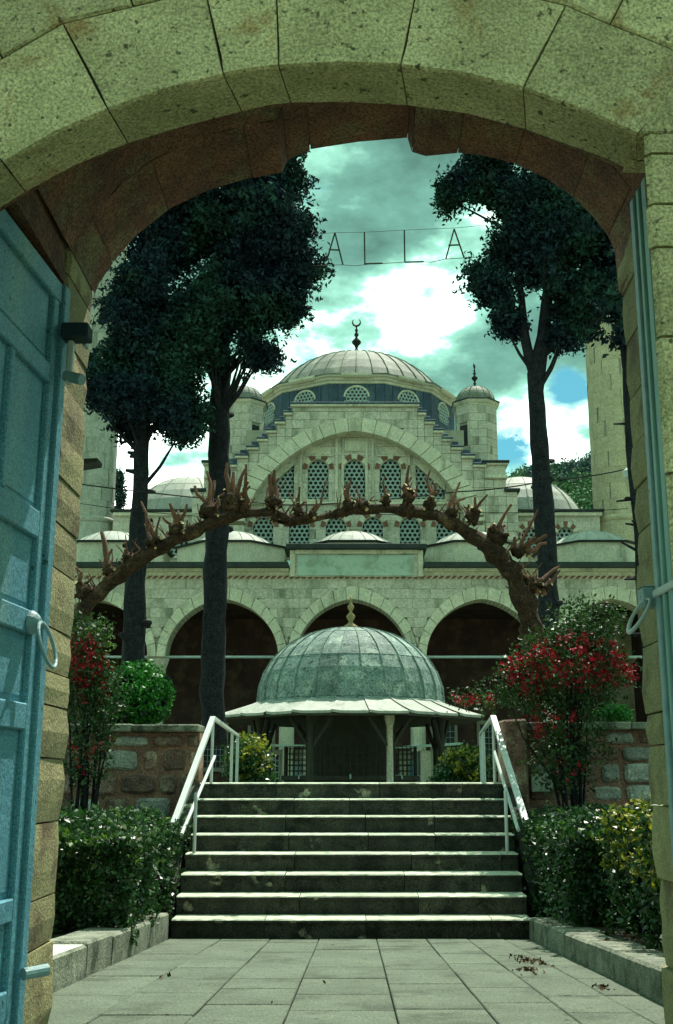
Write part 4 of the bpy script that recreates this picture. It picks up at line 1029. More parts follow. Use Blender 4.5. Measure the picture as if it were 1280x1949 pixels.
# stepped caps of the gable, lead flashing behind
prev = None
levels = [(0, edges[0][0], edges[0][1])] + [(edges[k - 1][0], edges[k][0], edges[k][1]) for k in range(1, len(edges))]
for k, (d0, d1, z) in enumerate(levels):
    for s in ((1,) if k == 0 else (-1, 1)):
        a, b = (cxg - d1, cxg + d1) if k == 0 else sorted((cxg + s * d0, cxg + s * d1))
        ov = 0.07
        bblock('cap_stone', a - (ov if (k == 0 or s < 0) else -0.0), b + (ov if (k == 0 or s > 0) else -0.0), YG - 0.12, YG + 0.5, z + 0.004, z + 0.10, M_mosq2, mq, 0.02)
        bblock('lead_flashing', a - ov - 0.02 if (k == 0 or s < 0) else a, b + ov + 0.02 if (k == 0 or s > 0) else b, YG - 0.15, YG + 0.52, z + 0.102, z + 0.17, M_lead3, mq, 0.012)
        if k: bblock('lead_step', a - (0.30 if s > 0 else -0.05), b + (0.30 if s < 0 else -0.05), YG + 0.53, YG + 1.4, z - 0.5, z + 0.52, M_lead3, mq, 0.015)
for s in (-1, 1):
    a, b = sorted((cxg + s * edges[-1][0], cxg + s * xo1))
    bblock('shoulder', a, b, YG - 0.02, YG + 1.9, shoulder_z + 0.004, Zp(886, YG), M_mosq, mq, 0.01)
    bblock('shoulder_cornice', a - 0.06, b + 0.10, YG - 0.12, YG + 1.9, Zp(886, YG) + .004, Zp(882, YG), M_mosq2, mq, 0.02)
    bblock('shoulder_eave', a - 0.10, b + 0.14, YG - 0.18, YG + 1.95, Zp(882, YG) + .004, Zp(879, YG) + .03, M_eave, mq, 0.015)
    bblock('cornice', a, b + 0.06, YG - 0.14, YG + 0.3, shoulder_z - 0.13, shoulder_z - 0.0, M_eave if False else M_mosq2, mq, 0.02)
    a, b = sorted((cxg + s * xo1, cxg + s * xo2))
    bblock('lead_flashing', a - .08, b + .1, YG - 0.12, YG + 1.5, Zp(936, YG) + .004, Zp(936, YG) + .12, M_eave, mq, 0.02)
# ---- side walls of the prayer hall
for s in (-1, 1):
    if s > 0: a, b = cxg + xo2 + 0.01, Xp(1142, 1000, YW)
    else: a, b = Xp(214, 1000, YW), cxg - xo2 - 0.01
    z1 = Zp(975, YW); z0 = Zeave - 0.2
    ws = [wrect(1009, 33, 1003, 1058, YW), wrect(1077, 33, 1003, 1058, YW)]
    if s < 0: ws = [(2 * cxg - c, q0, q1, w_) for c, q0, q1, w_ in ws]
    box('side_wall_backing', a, b, YW + 0.26, YW + 6, z0, z1, M_mjoint, mq)
    ashlar(mq, a, b, z0, z1, YW, 0.25, 0.34, 0.7, M_mosq, holes=[(c - w_ / 2, c + w_ / 2, q0, q1) for c, q0, q1, w_ in ws], gap=0.003, bev=0.002, seed=51 + s, cap=120, name='side_wall_stone')
    for c, q0, q1, w_ in ws: window(mq, c, q0, q1, w_, YW, 0.36, hood=[M_red, M_mosq2], hood_n=9)
    bblock('cornice', a, b + 0.08, YW - 0.12, YW + 0.2, z1 - 0.16, z1 - 0.002, M_mosq2, mq, 0.03)
    bblock('eave', a - 0.1, b + 0.15, YW - 0.2, YW + 6.1, z1 + 0.002, z1 + 0.09, M_eave, mq, 0.015)
    xd = cxg + s * 6.85
    lead_dome(mq, 'side_dome', (xd, 44.6, z1 + 0.1), segment_prof(2.7, Zp(912, 44.6) - z1 - 0.1), [0, 0.5, 0.97], 16, M_lead2, seam=0.035, face_only=0.5)
# ---- drum, twelve sided
YDR = 46.5; RD = 4.25; zcn = Zp(716, YDR - RD) ; zbase = Zp(905, YG)
xd0 = Xp(678, 740, YDR)
def poly12(rad, z, n=12, c=(xd0, YDR), a0=None):
    a0 = -math.pi / 2 - math.pi / n if a0 is None else a0
    rr_ = rad / math.cos(math.pi / n)
    return [(c[0] + rr_ * math.cos(a0 + 2 * math.pi * k / n), c[1] + rr_ * math.sin(a0 + 2 * math.pi * k / n), z) for k in range(n)]
def stack(name, levels_, m, parent, n=12, c=(xd0, YDR), a0=None):
    mb = MB()
    for rad, z in levels_: mb.v += poly12(rad, z, n, c, a0)
    for l in range(len(levels_) - 1):
        for k in range(n): mb.f.append((l * n + k, l * n + (k + 1) % n, (l + 1) * n + (k + 1) % n, (l + 1) * n + k))
    mb.f.append(tuple(range(n))); mb.f.append(tuple((len(levels_) - 1) * n + k for k in range(n)))
    return mb.out(name, m, parent)
drum = stack('drum', [(RD - 0.05, zbase), (RD - 0.05, zcn - 0.30)], M_lead3, mq)
for k in range(12):       # facets: lead strips, arched window, corner strips
    th = -math.pi / 2 + k * math.pi / 6
    if math.sin(th) > 0.35: continue
    n_ = Vector((math.cos(th), math.sin(th), 0)); tv = Vector((-n_.y, n_.x, 0)); cc = Vector((xd0, YDR, 0)) + n_ * (RD - 0.045); fw = RD * math.tan(math.pi / 12)
    def fpt(s, z, o): return cc + tv * s + n_ * o + Vector((0, 0, z))
    zt1 = zcn - 0.30
    for j in range(6):
        s0 = -fw + 2 * fw * j / 6 + 0.012; s1 = -fw + 2 * fw * (j + 1) / 6 - 0.012; vs = [fpt(s, z, o) for o in (0.0, 0.025) for s, z in ((s0, zbase), (s1, zbase), (s1, zt1), (s0, zt1))]
        if j in (2, 3): vs = [fpt(s, z, o) for o in (0.0, 0.025) for s, z in ((s0, zbase), (s1, zbase), (s1, zt1 - 0.95), (s0, zt1 - 0.95))]
        mk('lead_sheet', vs, [(4, 5, 6, 7), (0, 1, 5, 4), (1, 2, 6, 5), (2, 3, 7, 6), (3, 0, 4, 7)], M_lead3, drum)
    # arched window
    hw, zw0, zw1 = 0.46, zt1 - 0.95, zt1 - 0.16; N_ = 12; rise = 0.42; zsq = zw1 - rise
    def cv(s, h, r): return zsq + r * math.sqrt(max(0, 1 - (s / h) ** 2))
    arc_o = [(-(hw + .07) * math.cos(math.pi * i / N_)) for i in range(N_ + 1)]; arc_i = [(-hw * math.cos(math.pi * i / N_)) for i in range(N_ + 1)]
    vs = []
    for so_, si_ in zip(arc_o, arc_i):
        zo = cv(so_, hw + .07, rise + .07); zi = cv(si_, hw, rise)
        vs += [fpt(so_, zo, 0.0), fpt(so_, zo, 0.06), fpt(si_, zi, 0.06), fpt(si_, zi, -0.06)]
    fs = [(i * 4 + q, (i + 1) * 4 + q, (i + 1) * 4 + q + 1, i * 4 + q + 1) for i in range(N_) for q in range(3)]
    wp_ = mk('drum_window', vs, fs, M_mosq2, mq)
    vs = [fpt(-hw, zw0, 0.008)] + [fpt(s, cv(s, hw, rise), 0.008) for s in arc_i] + [fpt(hw, zw0, 0.008)]
    mk('pane', vs, [tuple(range(len(vs)))], M_black, wp_)
    lat = MB(); p = 0.165; ro = p / math.sqrt(3); ri = ro * 0.60
    for r in range(9):
        for c_ in range(8):
            s = -hw + (c_ - 0.5) * p + (p / 2 if r % 2 else 0) + 0.04; z = zw0 + r * p * 0.866
            if abs(s) > hw - 0.02 or z > cv(s, hw, rise) - 0.0: continue
            b = len(lat.v)
            for rad, oo in ((ro, 0.045), (ri, 0.045), (ri, 0.012)):
                for q in range(6): a = math.pi / 6 + q * math.pi / 3; lat.v.append(tuple(fpt(s + rad * math.cos(a), z + rad * math.sin(a), oo)))
            for l in range(2):
                for q in range(6): lat.f.append((b + l * 6 + q, b + l * 6 + (q + 1) % 6, b + l * 6 + 6 + (q + 1) % 6, b + l * 6 + 6 + q))
    if lat.v: lat.out('lattice', M_latt, wp_)
stack('drum_cornice', [(RD - 0.02, zcn - 0.32), (RD + 0.02, zcn - 0.30), (RD + 0.02, zcn - 0.22), (RD + 0.10, zcn - 0.18), (RD + 0.10, zcn - 0.10), (RD + 0.20, zcn - 0.05), (RD + 0.20, zcn)], M_mosq2, mq)
for k in range(12):      # cornice breaks forward over each facet
    th = -math.pi / 2 + k * math.pi / 6
    if math.sin(th) > 0.35: continue
    n_ = Vector((math.cos(th), math.sin(th), 0)); tv = Vector((-n_.y, n_.x, 0)); cc = Vector((xd0, YDR, 0)) + n_ * (RD + 0.19)
    vs = []
    for o, z in ((0, zcn - 0.12), (0.03, zcn - 0.10), (0.09, zcn - 0.04), (0.09, zcn + 0.05), (0, zcn + 0.05)):
        for s in (-0.62, 0.62): vs.append(cc + tv * s + n_ * o + Vector((0, 0, z)))
    mk('cornice_break', vs, [(2 * i, 2 * i + 1, 2 * i + 3, 2 * i + 2) for i in range(4)] + [(8, 9, 1, 0), (0, 2, 4, 6, 8), (1, 9, 7, 5, 3)], M_mosq2, mq)
stack('drum_eave', [(RD + 0.22, zcn + .002), (RD + 0.23, zcn + 0.06), (RD - 0.1, zcn + 0.16)], M_lead, mq)
zap = Zp(681, YDR)
lead_dome(mq, 'main_dome', (xd0, YDR, zcn + 0.05), segment_prof(4.1, zap - zcn - 0.05), [0, 0.55, 0.985], 36, M_lead, seam=0.045, face_only=0.5)
def finial(parent, c, h, m, crescent=True, s=1.0, yaw=0.0, name='finial'):
    p = [(0.26, 0), (0.13, .10), (0.06, .16), (0.11, .20), (0.05, .26), (0.09, .33), (0.20, .40), (0.21, .44), (0.08, .52), (0.045, .55), (0.10, .60), (0.10, .63), (0.04, .67), (0.07, .72), (0.07, .74), (0.03, .78), (0.045, .82), (0.02, .86), (0.012, 0.88)] if crescent else \
        [(0.30, 0), (0.28, .10), (0.12, .18), (0.07, .24), (0.16, .34), (0.17, .40), (0.06, .50), (0.05, .54), (0.13, .63), (0.13, .68), (0.05, .76), (0.03, .80), (0.06, .86), (0.05, .90), (0.015, 1.0)]
    f = MB().lathe(c, [(r * s, z * h) for r, z in p], 14).out(name, m, parent, smooth=True)
    if crescent:
        zc = c[2] + h * 0.94; R_ = h * 0.095; pts = []; rs = []
        for i in range(21):
            a = math.pi / 2 + R(32) + (2 * math.pi - R(64)) * i / 20; q = math.sin(math.pi * i / 20)
            pts.append((c[0] + R_ * math.cos(a) * math.cos(yaw), c[1] + R_ * math.cos(a) * math.sin(yaw), zc + R_ * math.sin(a))); rs.append(0.008 + 0.030 * q * s * 1.3)
        MB().tube(pts, rs, 6).out('crescent', m, f)
    return f
finial(mq, (xd0, YDR, zap - 0.05), Zp(609, YDR) - zap + 0.05, M_bronze, True, 1.0)
# ---- turrets
for s, px in ((1, 905), (-1, 463)):
    YU = 42.3; x = Xp(px, 800, YU); r = 0.80; z1 = Zp(773, YU); z0 = Zp(900, YU) - 0.4
    tr_ = stack('turret', [(r - 0.05, z0), (r - 0.05, z1 - 0.02)], M_mjoint, mq, 8, (x, YU))
    nrow = 9
    for rw in range(nrow):
        for k in range(8):
            th = -math.pi / 2 + k * math.pi / 4
            if math.sin(th) > 0.5: continue
            n_ = Vector((math.cos(th), math.sin(th), 0)); tv = Vector((-n_.y, n_.x, 0)); cc = Vector((x, YU, 0)) + n_ * (r - 0.055); fw = (r) * math.tan(math.pi / 8)
            za_, zb_ = z0 + (z1 - 0.22 - z0) * rw / nrow + .006, z0 + (z1 - 0.22 - z0) * (rw + 1) / nrow - .006
            if k == (7 if s > 0 else 1) and 4 <= rw <= 6: continue
            parts_ = ((-fw + .006, fw - .006),) if (rw + k) % 2 else ((-fw + .006, -.006), (.006, fw - .006))
            for s0, s1 in parts_:
                vs = [cc + tv * q + n_ * o + Vector((0, 0, z)) for o in (0, 0.055) for q, z in ((s0, za_), (s1, za_), (s1, zb_), (s0, zb_))]
                mk('stone_block', vs, [(4, 5, 6, 7), (0, 1, 5, 4), (1, 2, 6, 5), (2, 3, 7, 6), (3, 0, 4, 7)], M_mosq, tr_)
    k = 7 if s > 0 else 1; th = -math.pi / 2 + k * math.pi / 4; n_ = Vector((math.cos(th), math.sin(th), 0)); tv = Vector((-n_.y, n_.x, 0)); cc = Vector((x, YU, 0)) + n_ * (r - 0.046)
    za_, zb_ = z0 + (z1 - 0.22 - z0) * 4 / nrow, z0 + (z1 - 0.22 - z0) * 7 / nrow
    mk('window_opening', [cc + tv * q + Vector((0, 0, z)) for q, z in ((-.2, za_), (.2, za_), (.2, zb_ - .1), (-.2, zb_ - .1))], [(0, 1, 2, 3)], M_black, tr_)
    for q in (-0.27, 0.27):
        vs = [cc + tv * (q + a) + n_ * o + Vector((0, 0, z)) for o in (-.01, 0.05) for a, z in ((-.055, za_), (.055, za_), (.055, zb_), (-.055, zb_))]
        mk('window_jamb', vs, [(4, 5, 6, 7), (0, 1, 5, 4), (1, 2, 6, 5), (2, 3, 7, 6), (3, 0, 4, 7)], M_mosq2, tr_)
    stack('turret_cornice', [(r + 0.0, z1 - 0.22), (r + 0.02, z1 - 0.15), (r + 0.07, z1 - 0.10), (r + 0.12, z1 - 0.02), (r + 0.12, z1)], M_mosq2, tr_, 8, (x, YU))
    stack('turret_eave', [(r + 0.14, z1 + .002), (r + 0.15, z1 + 0.05), (r - 0.02, z1 + 0.12)], M_eave, tr_, 8, (x, YU))
    hh = Zp(737, YU) - z1 - 0.1
    def tp(u, hh=hh): a = u * math.pi / 2; return (max(0.02, 0.80 * math.cos(a) ** 0.92), hh * math.sin(a) ** 1.05)
    lead_dome(mq, 'turret_dome', (x, YU, z1 + 0.09), tp, [0, 0.97], 16, M_lead, seam=0.025, face_only=0.6)
    finial(mq, (x, YU, Zp(738, YU) - 0.05), Zp(693, YU) - Zp(738, YU) + 0.05, M_bronze, True, 0.62, 1.2)

# ================================================================== MINARETS
def minaret(px, pw, label, m, Y=41.5, top=34.0):
    x = Xp(px, 900, Y); r = pw * (Y * cT + 10 * sT) / F / 2; zr = Zp(994, Y)
    t = thing('minaret', label, 'minaret', (x, Y, 0.6))
    stack('base', [(r * 1.25, 0.5), (r * 1.25, zr - 2.2), (r * 1.06, zr - 0.15)], m, t, 16, (x, Y))
    MB().lathe((x, Y, zr - 0.15), [(r * 1.06, 0), (r * 1.10, .06), (r * 1.12, .14), (r * 1.08, .22), (r * 1.0, .26)], 32).out('ring_moulding', m, t, smooth=True)
    n = 16; z = zr + 0.11; c = MB().lathe((x, Y, z), [(r - 0.03, 0), (r - 0.05, top - z)], 32).out('shaft_core', M_mjoint, t)
    ch = 0.62; row = 0
    while z < top:
        for k in range(10):
            if (k + row * 0.5) % 1: pass
            a0 = 2 * math.pi * (k + (0.5 if row % 2 else 0) + rn.uniform(-.1, .1)) / 10; a1 = a0 + 2 * math.pi / 10 * 0.996
            am = (a0 + a1) / 2
            if math.sin(am) > 0.45: continue
            rr_ = r + rn.uniform(-.004, .004); vs = []
            for i in range(5):
                a = a0 + 0.001 + (a1 - a0 - 0.002) * i / 4
                for rad, zz in ((r - 0.04, z + .003), (rr_, z + .003), (rr_, z + ch - .003), (r - 0.04, z + ch - .003)): vs.append((x + rad * math.cos(a), Y + rad * math.sin(a), zz))
            fs = [(i * 4 + q, (i + 1) * 4 + q, (i + 1) * 4 + q + 1, i * 4 + q + 1) for i in range(4) for q in range(3)]
            mk('stone_block', vs, fs, m, t, smooth=False)
        z += ch; row += 1
minaret(1178, 104, 'tall warm stone minaret rising between the right cypress and the gate jamb', M_mina_r)
minaret(181, 78, 'tall grey minaret shaft half hidden by the left jamb and cypress', M_mina_l)

# ================================================================== FOUNTAIN
YFN = 29.0; xf = Xp(667, 1300, YFN); zb_ = tz(29); Zd = Zp(1337, YFN); Za = Zp(1196, YFN); Zr = Zp(1368, YFN)
fn = thing('ablution_fountain', 'domed ablution fountain with lead roof and wide ragged brim above the steps', 'fountain', (xf, YFN, zb_))
RF = 2.42
def fp(u):
    a = u * math.pi / 2; return (max(0.03, RF * math.cos(a) ** 0.93), (Za - Zd) * math.sin(a) ** 0.98)
lead_dome(fn, 'dome', (xf, YFN, Zd), fp, [0, 0.36, 0.70, 0.99], 26, M_leadf, seam=0.035, thick=0.03)
MB().lathe((xf, YFN, Zd - 0.10), [(RF + .05, 0), (RF + .07, .05), (RF - .02, .11)], 40).out('dome_base_moulding', M_leadf, fn)
finial(fn, (xf, YFN, Za - 0.04), Zp(1133, YFN) - Za + 0.04, M_gilt, False, 0.68)
rfn = random.Random(77); brim = thing  # brim: separate slightly uneven sheets over a dark soffit
RB = 3.36
def brad(a, rin):     # eight-sided outline
    k = (a + math.pi / 2 + math.pi / 8) % (math.pi / 4) - math.pi / 8; return rin / math.cos(k) * 0.975
core = MB(); nb = 48
for (rad, z, oc) in ((RF - 0.1, Zd - 0.06, 0), (RB - 0.03, Zr - 0.0, 1), (RB - 0.05, Zr - 0.09, 1), (1.7, Zr + 0.12, 0)):
    for k in range(nb):
        a = 2 * math.pi * k / nb; r_ = brad(a, rad) if oc else rad; core.v.append((xf + r_ * math.cos(a), YFN + r_ * math.sin(a), z))
for l in range(3):
    for k in range(nb): core.f.append((l * nb + k, l * nb + (k + 1) % nb, (l + 1) * nb + (k + 1) % nb, (l + 1) * nb + k))
brm = core.out('brim', M_wood, fn, smooth=False)
ns = 24
for k in range(ns):
    a0, a1 = 2 * math.pi * k / ns - math.pi / 2 + math.pi / 8, 2 * math.pi * (k + 1) / ns - math.pi / 2 + math.pi / 8; vs = []; dz = rfn.uniform(-0.008, 0.012); do = rfn.uniform(-0.03, 0.04); tl = rfn.uniform(-.008, .008)
    for i in range(5):
        for j in range(5):
            a = a0 + (a1 - a0) * (0.01 + 0.98 * j / 4); rin = RF - 0.03 + (brad(a, RB) + do - RF + 0.03) * i / 4
            curl = (0.006 if (i == 4 and j in (0, 4)) else 0) + (0.022 if j == 0 else 0); vs.append((xf + rin * math.cos(a), YFN + rin * math.sin(a), Zd - 0.02 - (Zd - Zr - 0.03) * (i / 4) ** 0.9 + dz * i / 4 + curl + tl * (j - 2) / 4 * i / 4))
    n0 = len(vs)
    for j in range(5): x_, y_, z_ = vs[20 + j]; vs.append((x_, y_, z_ - 0.06))
    fs = [(i * 5 + j, i * 5 + j + 1, (i + 1) * 5 + j + 1, (i + 1) * 5 + j) for i in range(4) for j in range(4)] + [(20 + j, 21 + j, n0 + j + 1, n0 + j) for j in range(4)]
    mk('brim_sheet', vs, fs, M_lead2, brm)
for k in range(8):       # columns with brackets
    a = -math.pi / 2 + math.pi / 8 + k * math.pi / 4; x, y = xf + 2.45 * math.cos(a), YFN + 2.45 * math.sin(a)
    cl = MB().lathe((x, y, zb_), [(0.13, 0), (0.13, .12), (0.085, .2), (0.075, Zr - zb_ - 0.32), (0.12, Zr - zb_ - 0.12), (0.12, Zr - zb_ + 0.1)], 12).out('column', M_mosq if k == 0 else M_wood, fn)
    for da in (-1, 1):
        tx, ty = -math.sin(a) * da, math.cos(a) * da
        bar(MB(), (x + tx * .08, y + ty * .08, Zr - 0.75), (x + tx * 0.55, y + ty * 0.55, Zr - 0.08), 0.07, 0.07).out('bracket', M_wood, cl)
bs = stack('basin', [(1.65, zb_), (1.65, zb_ + 0.45), (1.72, zb_ + 0.47), (1.72, zb_ + 0.58)], M_wood, fn, 8, (xf, YFN))
for k in range(8):
    th = -math.pi / 2 + k * math.pi / 4; n_ = Vector((math.cos(th), math.sin(th), 0)); tv = Vector((-n_.y, n_.x, 0)); cc = Vector((xf, YFN, zb_)) + n_ * 1.655
    g_ = MB(); fw = 1.65 * math.tan(math.pi / 8)
    for i in range(9):
        q = cc + tv * (-fw + 0.06 + (2 * fw - 0.12) * i / 8); g_.tube([q + Vector((0, 0, 0.58)), q + Vector((0, 0, 1.30))], 0.012, 4)
    for zz in (0.70, 0.84, 0.98, 1.12, 1.28): g_.tube([cc - tv * fw * 0.95 + Vector((0, 0, zz)), cc + tv * fw * 0.95 + Vector((0, 0, zz))], 0.011, 4)
    g_.out('grille', M_lett, bs)
    MB().tube([cc + Vector((0, 0, 0.6)), cc + n_ * 0.12 + Vector((0, 0, 0.58)), cc + n_ * 0.13 + Vector((0, 0, 0.5))], 0.022, 6).out('tap', M_iron, bs)
MB().lathe((xf, YFN, zb_ + .59), [(1.15, 0), (1.15, 1.75)], 16).out('water_tank', M_wood, fn)

# small booths behind the fountain
def kiosk(label, x0, x1, ztop_l, ztop_r, y, win, pan, pm, posts):
    t = thing('kiosk', label, 'booth', ((x0 + x1) / 2, y, tz(y)), group='small booths behind the fountain')
    z0 = tz(y)
    box('wall', x0, x1, y, y + 1.4, z0, min(ztop_l, ztop_r) - 0.12, M_mjoint, t)
    vs = [(x0 - .12, y - .25, ztop_l - .06), (x1 + .12, y - .25, ztop_r - .06), (x1 + .12, y + 1.6, ztop_r - .0), (x0 - .12, y + 1.6, ztop_l - .0)]; vs += [(a, b, c + 0.06) for a, b, c in vs]
    mk('roof', vs, [(3, 2, 1, 0), (4, 5, 6, 7), (0, 1, 5, 4), (1, 2, 6, 5), (2, 3, 7, 6), (3, 0, 4, 7)], M_panel, t)
    w0, w1, wz0, wz1 = win
    wn = box('window', w0, w1, y - 0.02, y - 0.004, wz0, wz1, M_black, t); g_ = MB()
    for i in range(5): xx = w0 + (w1 - w0) * i / 4; g_.tube([(xx, y - 0.05, wz0), (xx, y - 0.05, wz1)], 0.012, 4)
    for i in range(6): zz = wz0 + (wz1 - wz0) * i / 5; g_.tube([(w0, y - 0.05, zz), (w1, y - 0.05, zz)], 0.012, 4)
    g_.out('window_grille', M_iron, wn)
    for (a, b, c, d) in pan: bblock('notice', a, b, y - 0.045, y - 0.006, c, d, pm, t, 0.006)
    for (a, b) in posts: bblock('pier', a, b, y - 0.12, y - 0.003, z0, min(ztop_l, ztop_r) - 0.1, M_mosq2, t, 0.015)
YK = 33.2
def kx(p): return Xp(p, 1450, YK)
def kz(p): return Zp(p, YK)
kiosk('pale booth with a gridded window and a grey notice, left behind the fountain', kx(502), kx(592), kz(1417), kz(1419), YK, (kx(504), kx(531), kz(1492), kz(1436)), [(kx(561), kx(572), kz(1481), kz(1451))], M_fit, [(kx(538), kx(557)), (kx(577), kx(590))])
kiosk('pale booth with a light blue panel under a white notice, right behind the fountain', kx(762), kx(872), kz(1422), kz(1414), YK, (kx(846), kx(870), kz(1480), kz(1438)), [(kx(779), kx(795), kz(1492), kz(1449)), (kx(786), kx(795), kz(1443), kz(1431))], M_blue, [(kx(799), kx(819))])

# ================================================================== HILL
hv = []; hx_ = np.linspace(-160, 420, 88); hy_ = np.linspace(300, 620, 30); rg = np.random.default_rng(4)
def hill_h(x, y):
    u = (x - 150) / 140; base = 121 * math.exp(-abs(u) ** 8.0) * math.exp(-((y - 430) / 120) ** 4)
    return max(-2, base + 0.07 * min(x - 80, 40) + 2.5 * math.sin(x * 0.09 + 1) + 1.5 * math.sin(x * .23 + y * .05) - 10)
hv = [(x, y, hill_h(x, y) if 305 < y < 615 else -4) for y in hy_ for x in hx_]; nx = len(hx_)
mk('hill', hv, [(j * nx + i, j * nx + i + 1, (j + 1) * nx + i + 1, (j + 1) * nx + i) for j in range(len(hy_) - 1) for i in range(nx - 1)], M_hill, kind='structure', smooth=True, origin=(100, 430, 0))
rg = np.random.default_rng(12); cs = []
for _ in range(11000):
    x = rg.uniform(35, 150); y = rg.uniform(318, 445); z = hill_h(x, y)
    if z < 45: continue
    d_ = math.sin(x * .11 + y * .07) + math.sin(x * .05 - y * .13)
    if d_ < -0.9 and rg.random() < 0.7: continue
    h = rg.uniform(2.0, 4.5) * (1.6 if rg.random() < .1 else 1); q = np.clip(rg.normal(size=(30, 3)), -1.6, 1.6) * (1.2, 1.2, h / 3.2) + (x, y, z + h * 0.45); cs.append(q)
cs = np.concatenate(cs); v, f = leaves(rg, cs, 0.85, 0.8)
tag(mk('hillside_woods', v, f, M_hillt, origin=(100, 400, 60)), 'dense green woods covering the hill between the mosque and the right minaret', 'woods', kind='stuff')

# ================================================================== TREES
def trunk_line(px_pts, Y, rpx, dy=0):
    pts = []; rs = []
    for (x, y), r in zip(px_pts, rpx):
        p = at(x, y, Y + dy); pts.append(p); rs.append(r * (Y * cT + (p.z - EYE) * sT) / F)
    return pts, rs
def subdiv(pts, rs, step=0.35, wob=0.02, rnd=random):
    P, Rr = [pts[0]], [rs[0]]
    for i in range(len(pts) - 1):
        n = max(1, int((pts[i + 1] - pts[i]).length / step))
        for q in range(1, n + 1):
            f = q / n; p = pts[i].lerp(pts[i + 1], f)
            if q < n: p = p + Vector((rnd.uniform(-wob, wob), rnd.uniform(-wob, wob), 0))
            P.append(p); Rr.append(rs[i] * (1 - f) + rs[i + 1] * f)
    return P, Rr
def vol(px, py, Y, rxp, ryp, rd, wt):
    p = at(px, py, Y); s = (Y * cT + (p.z - EYE) * sT) / F
    return (p.x, Y, p.z, rxp * s, rd, ryp * s * 1.05, wt)
def cypress(label, Y, lines, vols, n, per, seed, stubs=10, crad=0.15, size=0.105):
    rnd = random.Random(seed); base = at(*lines[0][0][0], Y)
    t = thing('cypress_tree', label, 'tree', (base.x, Y, tz(Y)), group='dark cypress trees in front of the mosque')
    mb = MB()
    for pxs, rpx in lines:
        p, r = subdiv(*trunk_line(pxs, Y, rpx), rnd=rnd)
        mb.tube(p, [q * rnd.uniform(.93, 1.08) for q in r], 14, jit=0.12, rnd=rnd)
    tr = mb.out('trunk', M_bark, t, smooth=True)
    p, r = subdiv(*trunk_line(*((lines[0][0]), Y, lines[0][1])))
    for k in range(stubs):
        i = rnd.randrange(1, len(p) - 1); a = rnd.uniform(0, 6.28); d = Vector((math.cos(a), math.sin(a) * .6, rnd.uniform(-.1, .5))).normalized(); l = rnd.uniform(0.08, 0.24)
        MB().tube([p[i], p[i] + d * (r[i] + l * .5), p[i] + d * (r[i] + l)], [r[i] * .45, r[i] * 0.28, r[i] * .22], 7, jit=.1, rnd=rnd).out('branch_stub', M_bark, tr)
    rng = np.random.default_rng(seed)
    vols0 = vols; vols = lobes(rng, vols)
    pts = clump_points(rng, vols, n, per, crad, 0.2, (0.9, 0.9, 1.15))
    # limbs reaching out to the clumps
    lm = MB()
    for k in range(46):
        v_ = vols[rng.integers(len(vols))]; d = rng.normal(size=3); d /= np.linalg.norm(d); e = Vector((v_[0] + d[0] * v_[3] * .8, v_[1] + d[1] * v_[4] * .8, v_[2] + d[2] * v_[5] * .8))
        j = min(range(len(p)), key=lambda q: abs(p[q].z - (e.z - 1.2))); lm.tube([p[j], p[j].lerp(e, .5) + Vector((0, 0, -.1)), e], [.05, .035, .012], 5)
    lm.out('limbs', M_bark, t)
    pts = np.concatenate([pts, tips(rng, vols, int(n * .8), .36)]); v, f = leaves(rng, pts, size, 0.45); mk('crown', v, f, M_cyp, t, origin=(base.x, Y, 8))
YC = 21.5
cypress('leftmost dark cypress, its trunk rising behind the round topiary bush', YC,
    [([(250, 1300), (256, 1150), (262, 1000), (268, 900), (272, 800), (276, 640), (280, 480)], [22, 20, 17, 15, 14, 12, 9])],
    [vol(296, 545, YC, 108, 125, 1.3, 3), vol(262, 700, YC, 88, 110, 1.1, 3), vol(320, 420, YC, 115, 110, 1.3, 2), vol(215, 730, YC, 48, 60, .8, 1.0), vol(330, 740, YC, 62, 70, .8, 1.6), vol(345, 815, YC, 28, 24, .4, .30), vol(235, 790, YC, 45, 26, .5, .5), vol(330, 250, YC, 100, 160, 1.3, 2)], 2100, 46, 5, stubs=16)
cypress('broad dark cypress with a thick trunk in front of the left turret', YC + 0.9,
    [([(406, 1420), (405, 1250), (411, 1050), (416, 900), (418, 760), (425, 600), (440, 400)], [25, 22, 22, 20, 19, 14, 9])],
    [vol(462, 420, YC, 118, 130, 1.5, 4), vol(525, 470, YC, 74, 85, 1.2, 2.6), vol(505, 350, YC, 72, 110, 1.2, 2.0), vol(462, 560, YC, 100, 70, 1.2, 1.9), vol(400, 645, YC, 50, 42, .8, .7), vol(494, 668, YC, 32, 38, .4, .45), vol(572, 520, YC, 36, 40, .5, .5), vol(548, 590, YC, 34, 26, .4, .3), vol(600, 505, YC, 18, 14, .3, .1), vol(380, 620, YC, 56, 120, .9, 1.5), vol(470, 240, YC, 100, 160, 1.4, 2.2), vol(372, 790, YC, 18, 26, .3, .12)], 2500, 46, 6, stubs=12)
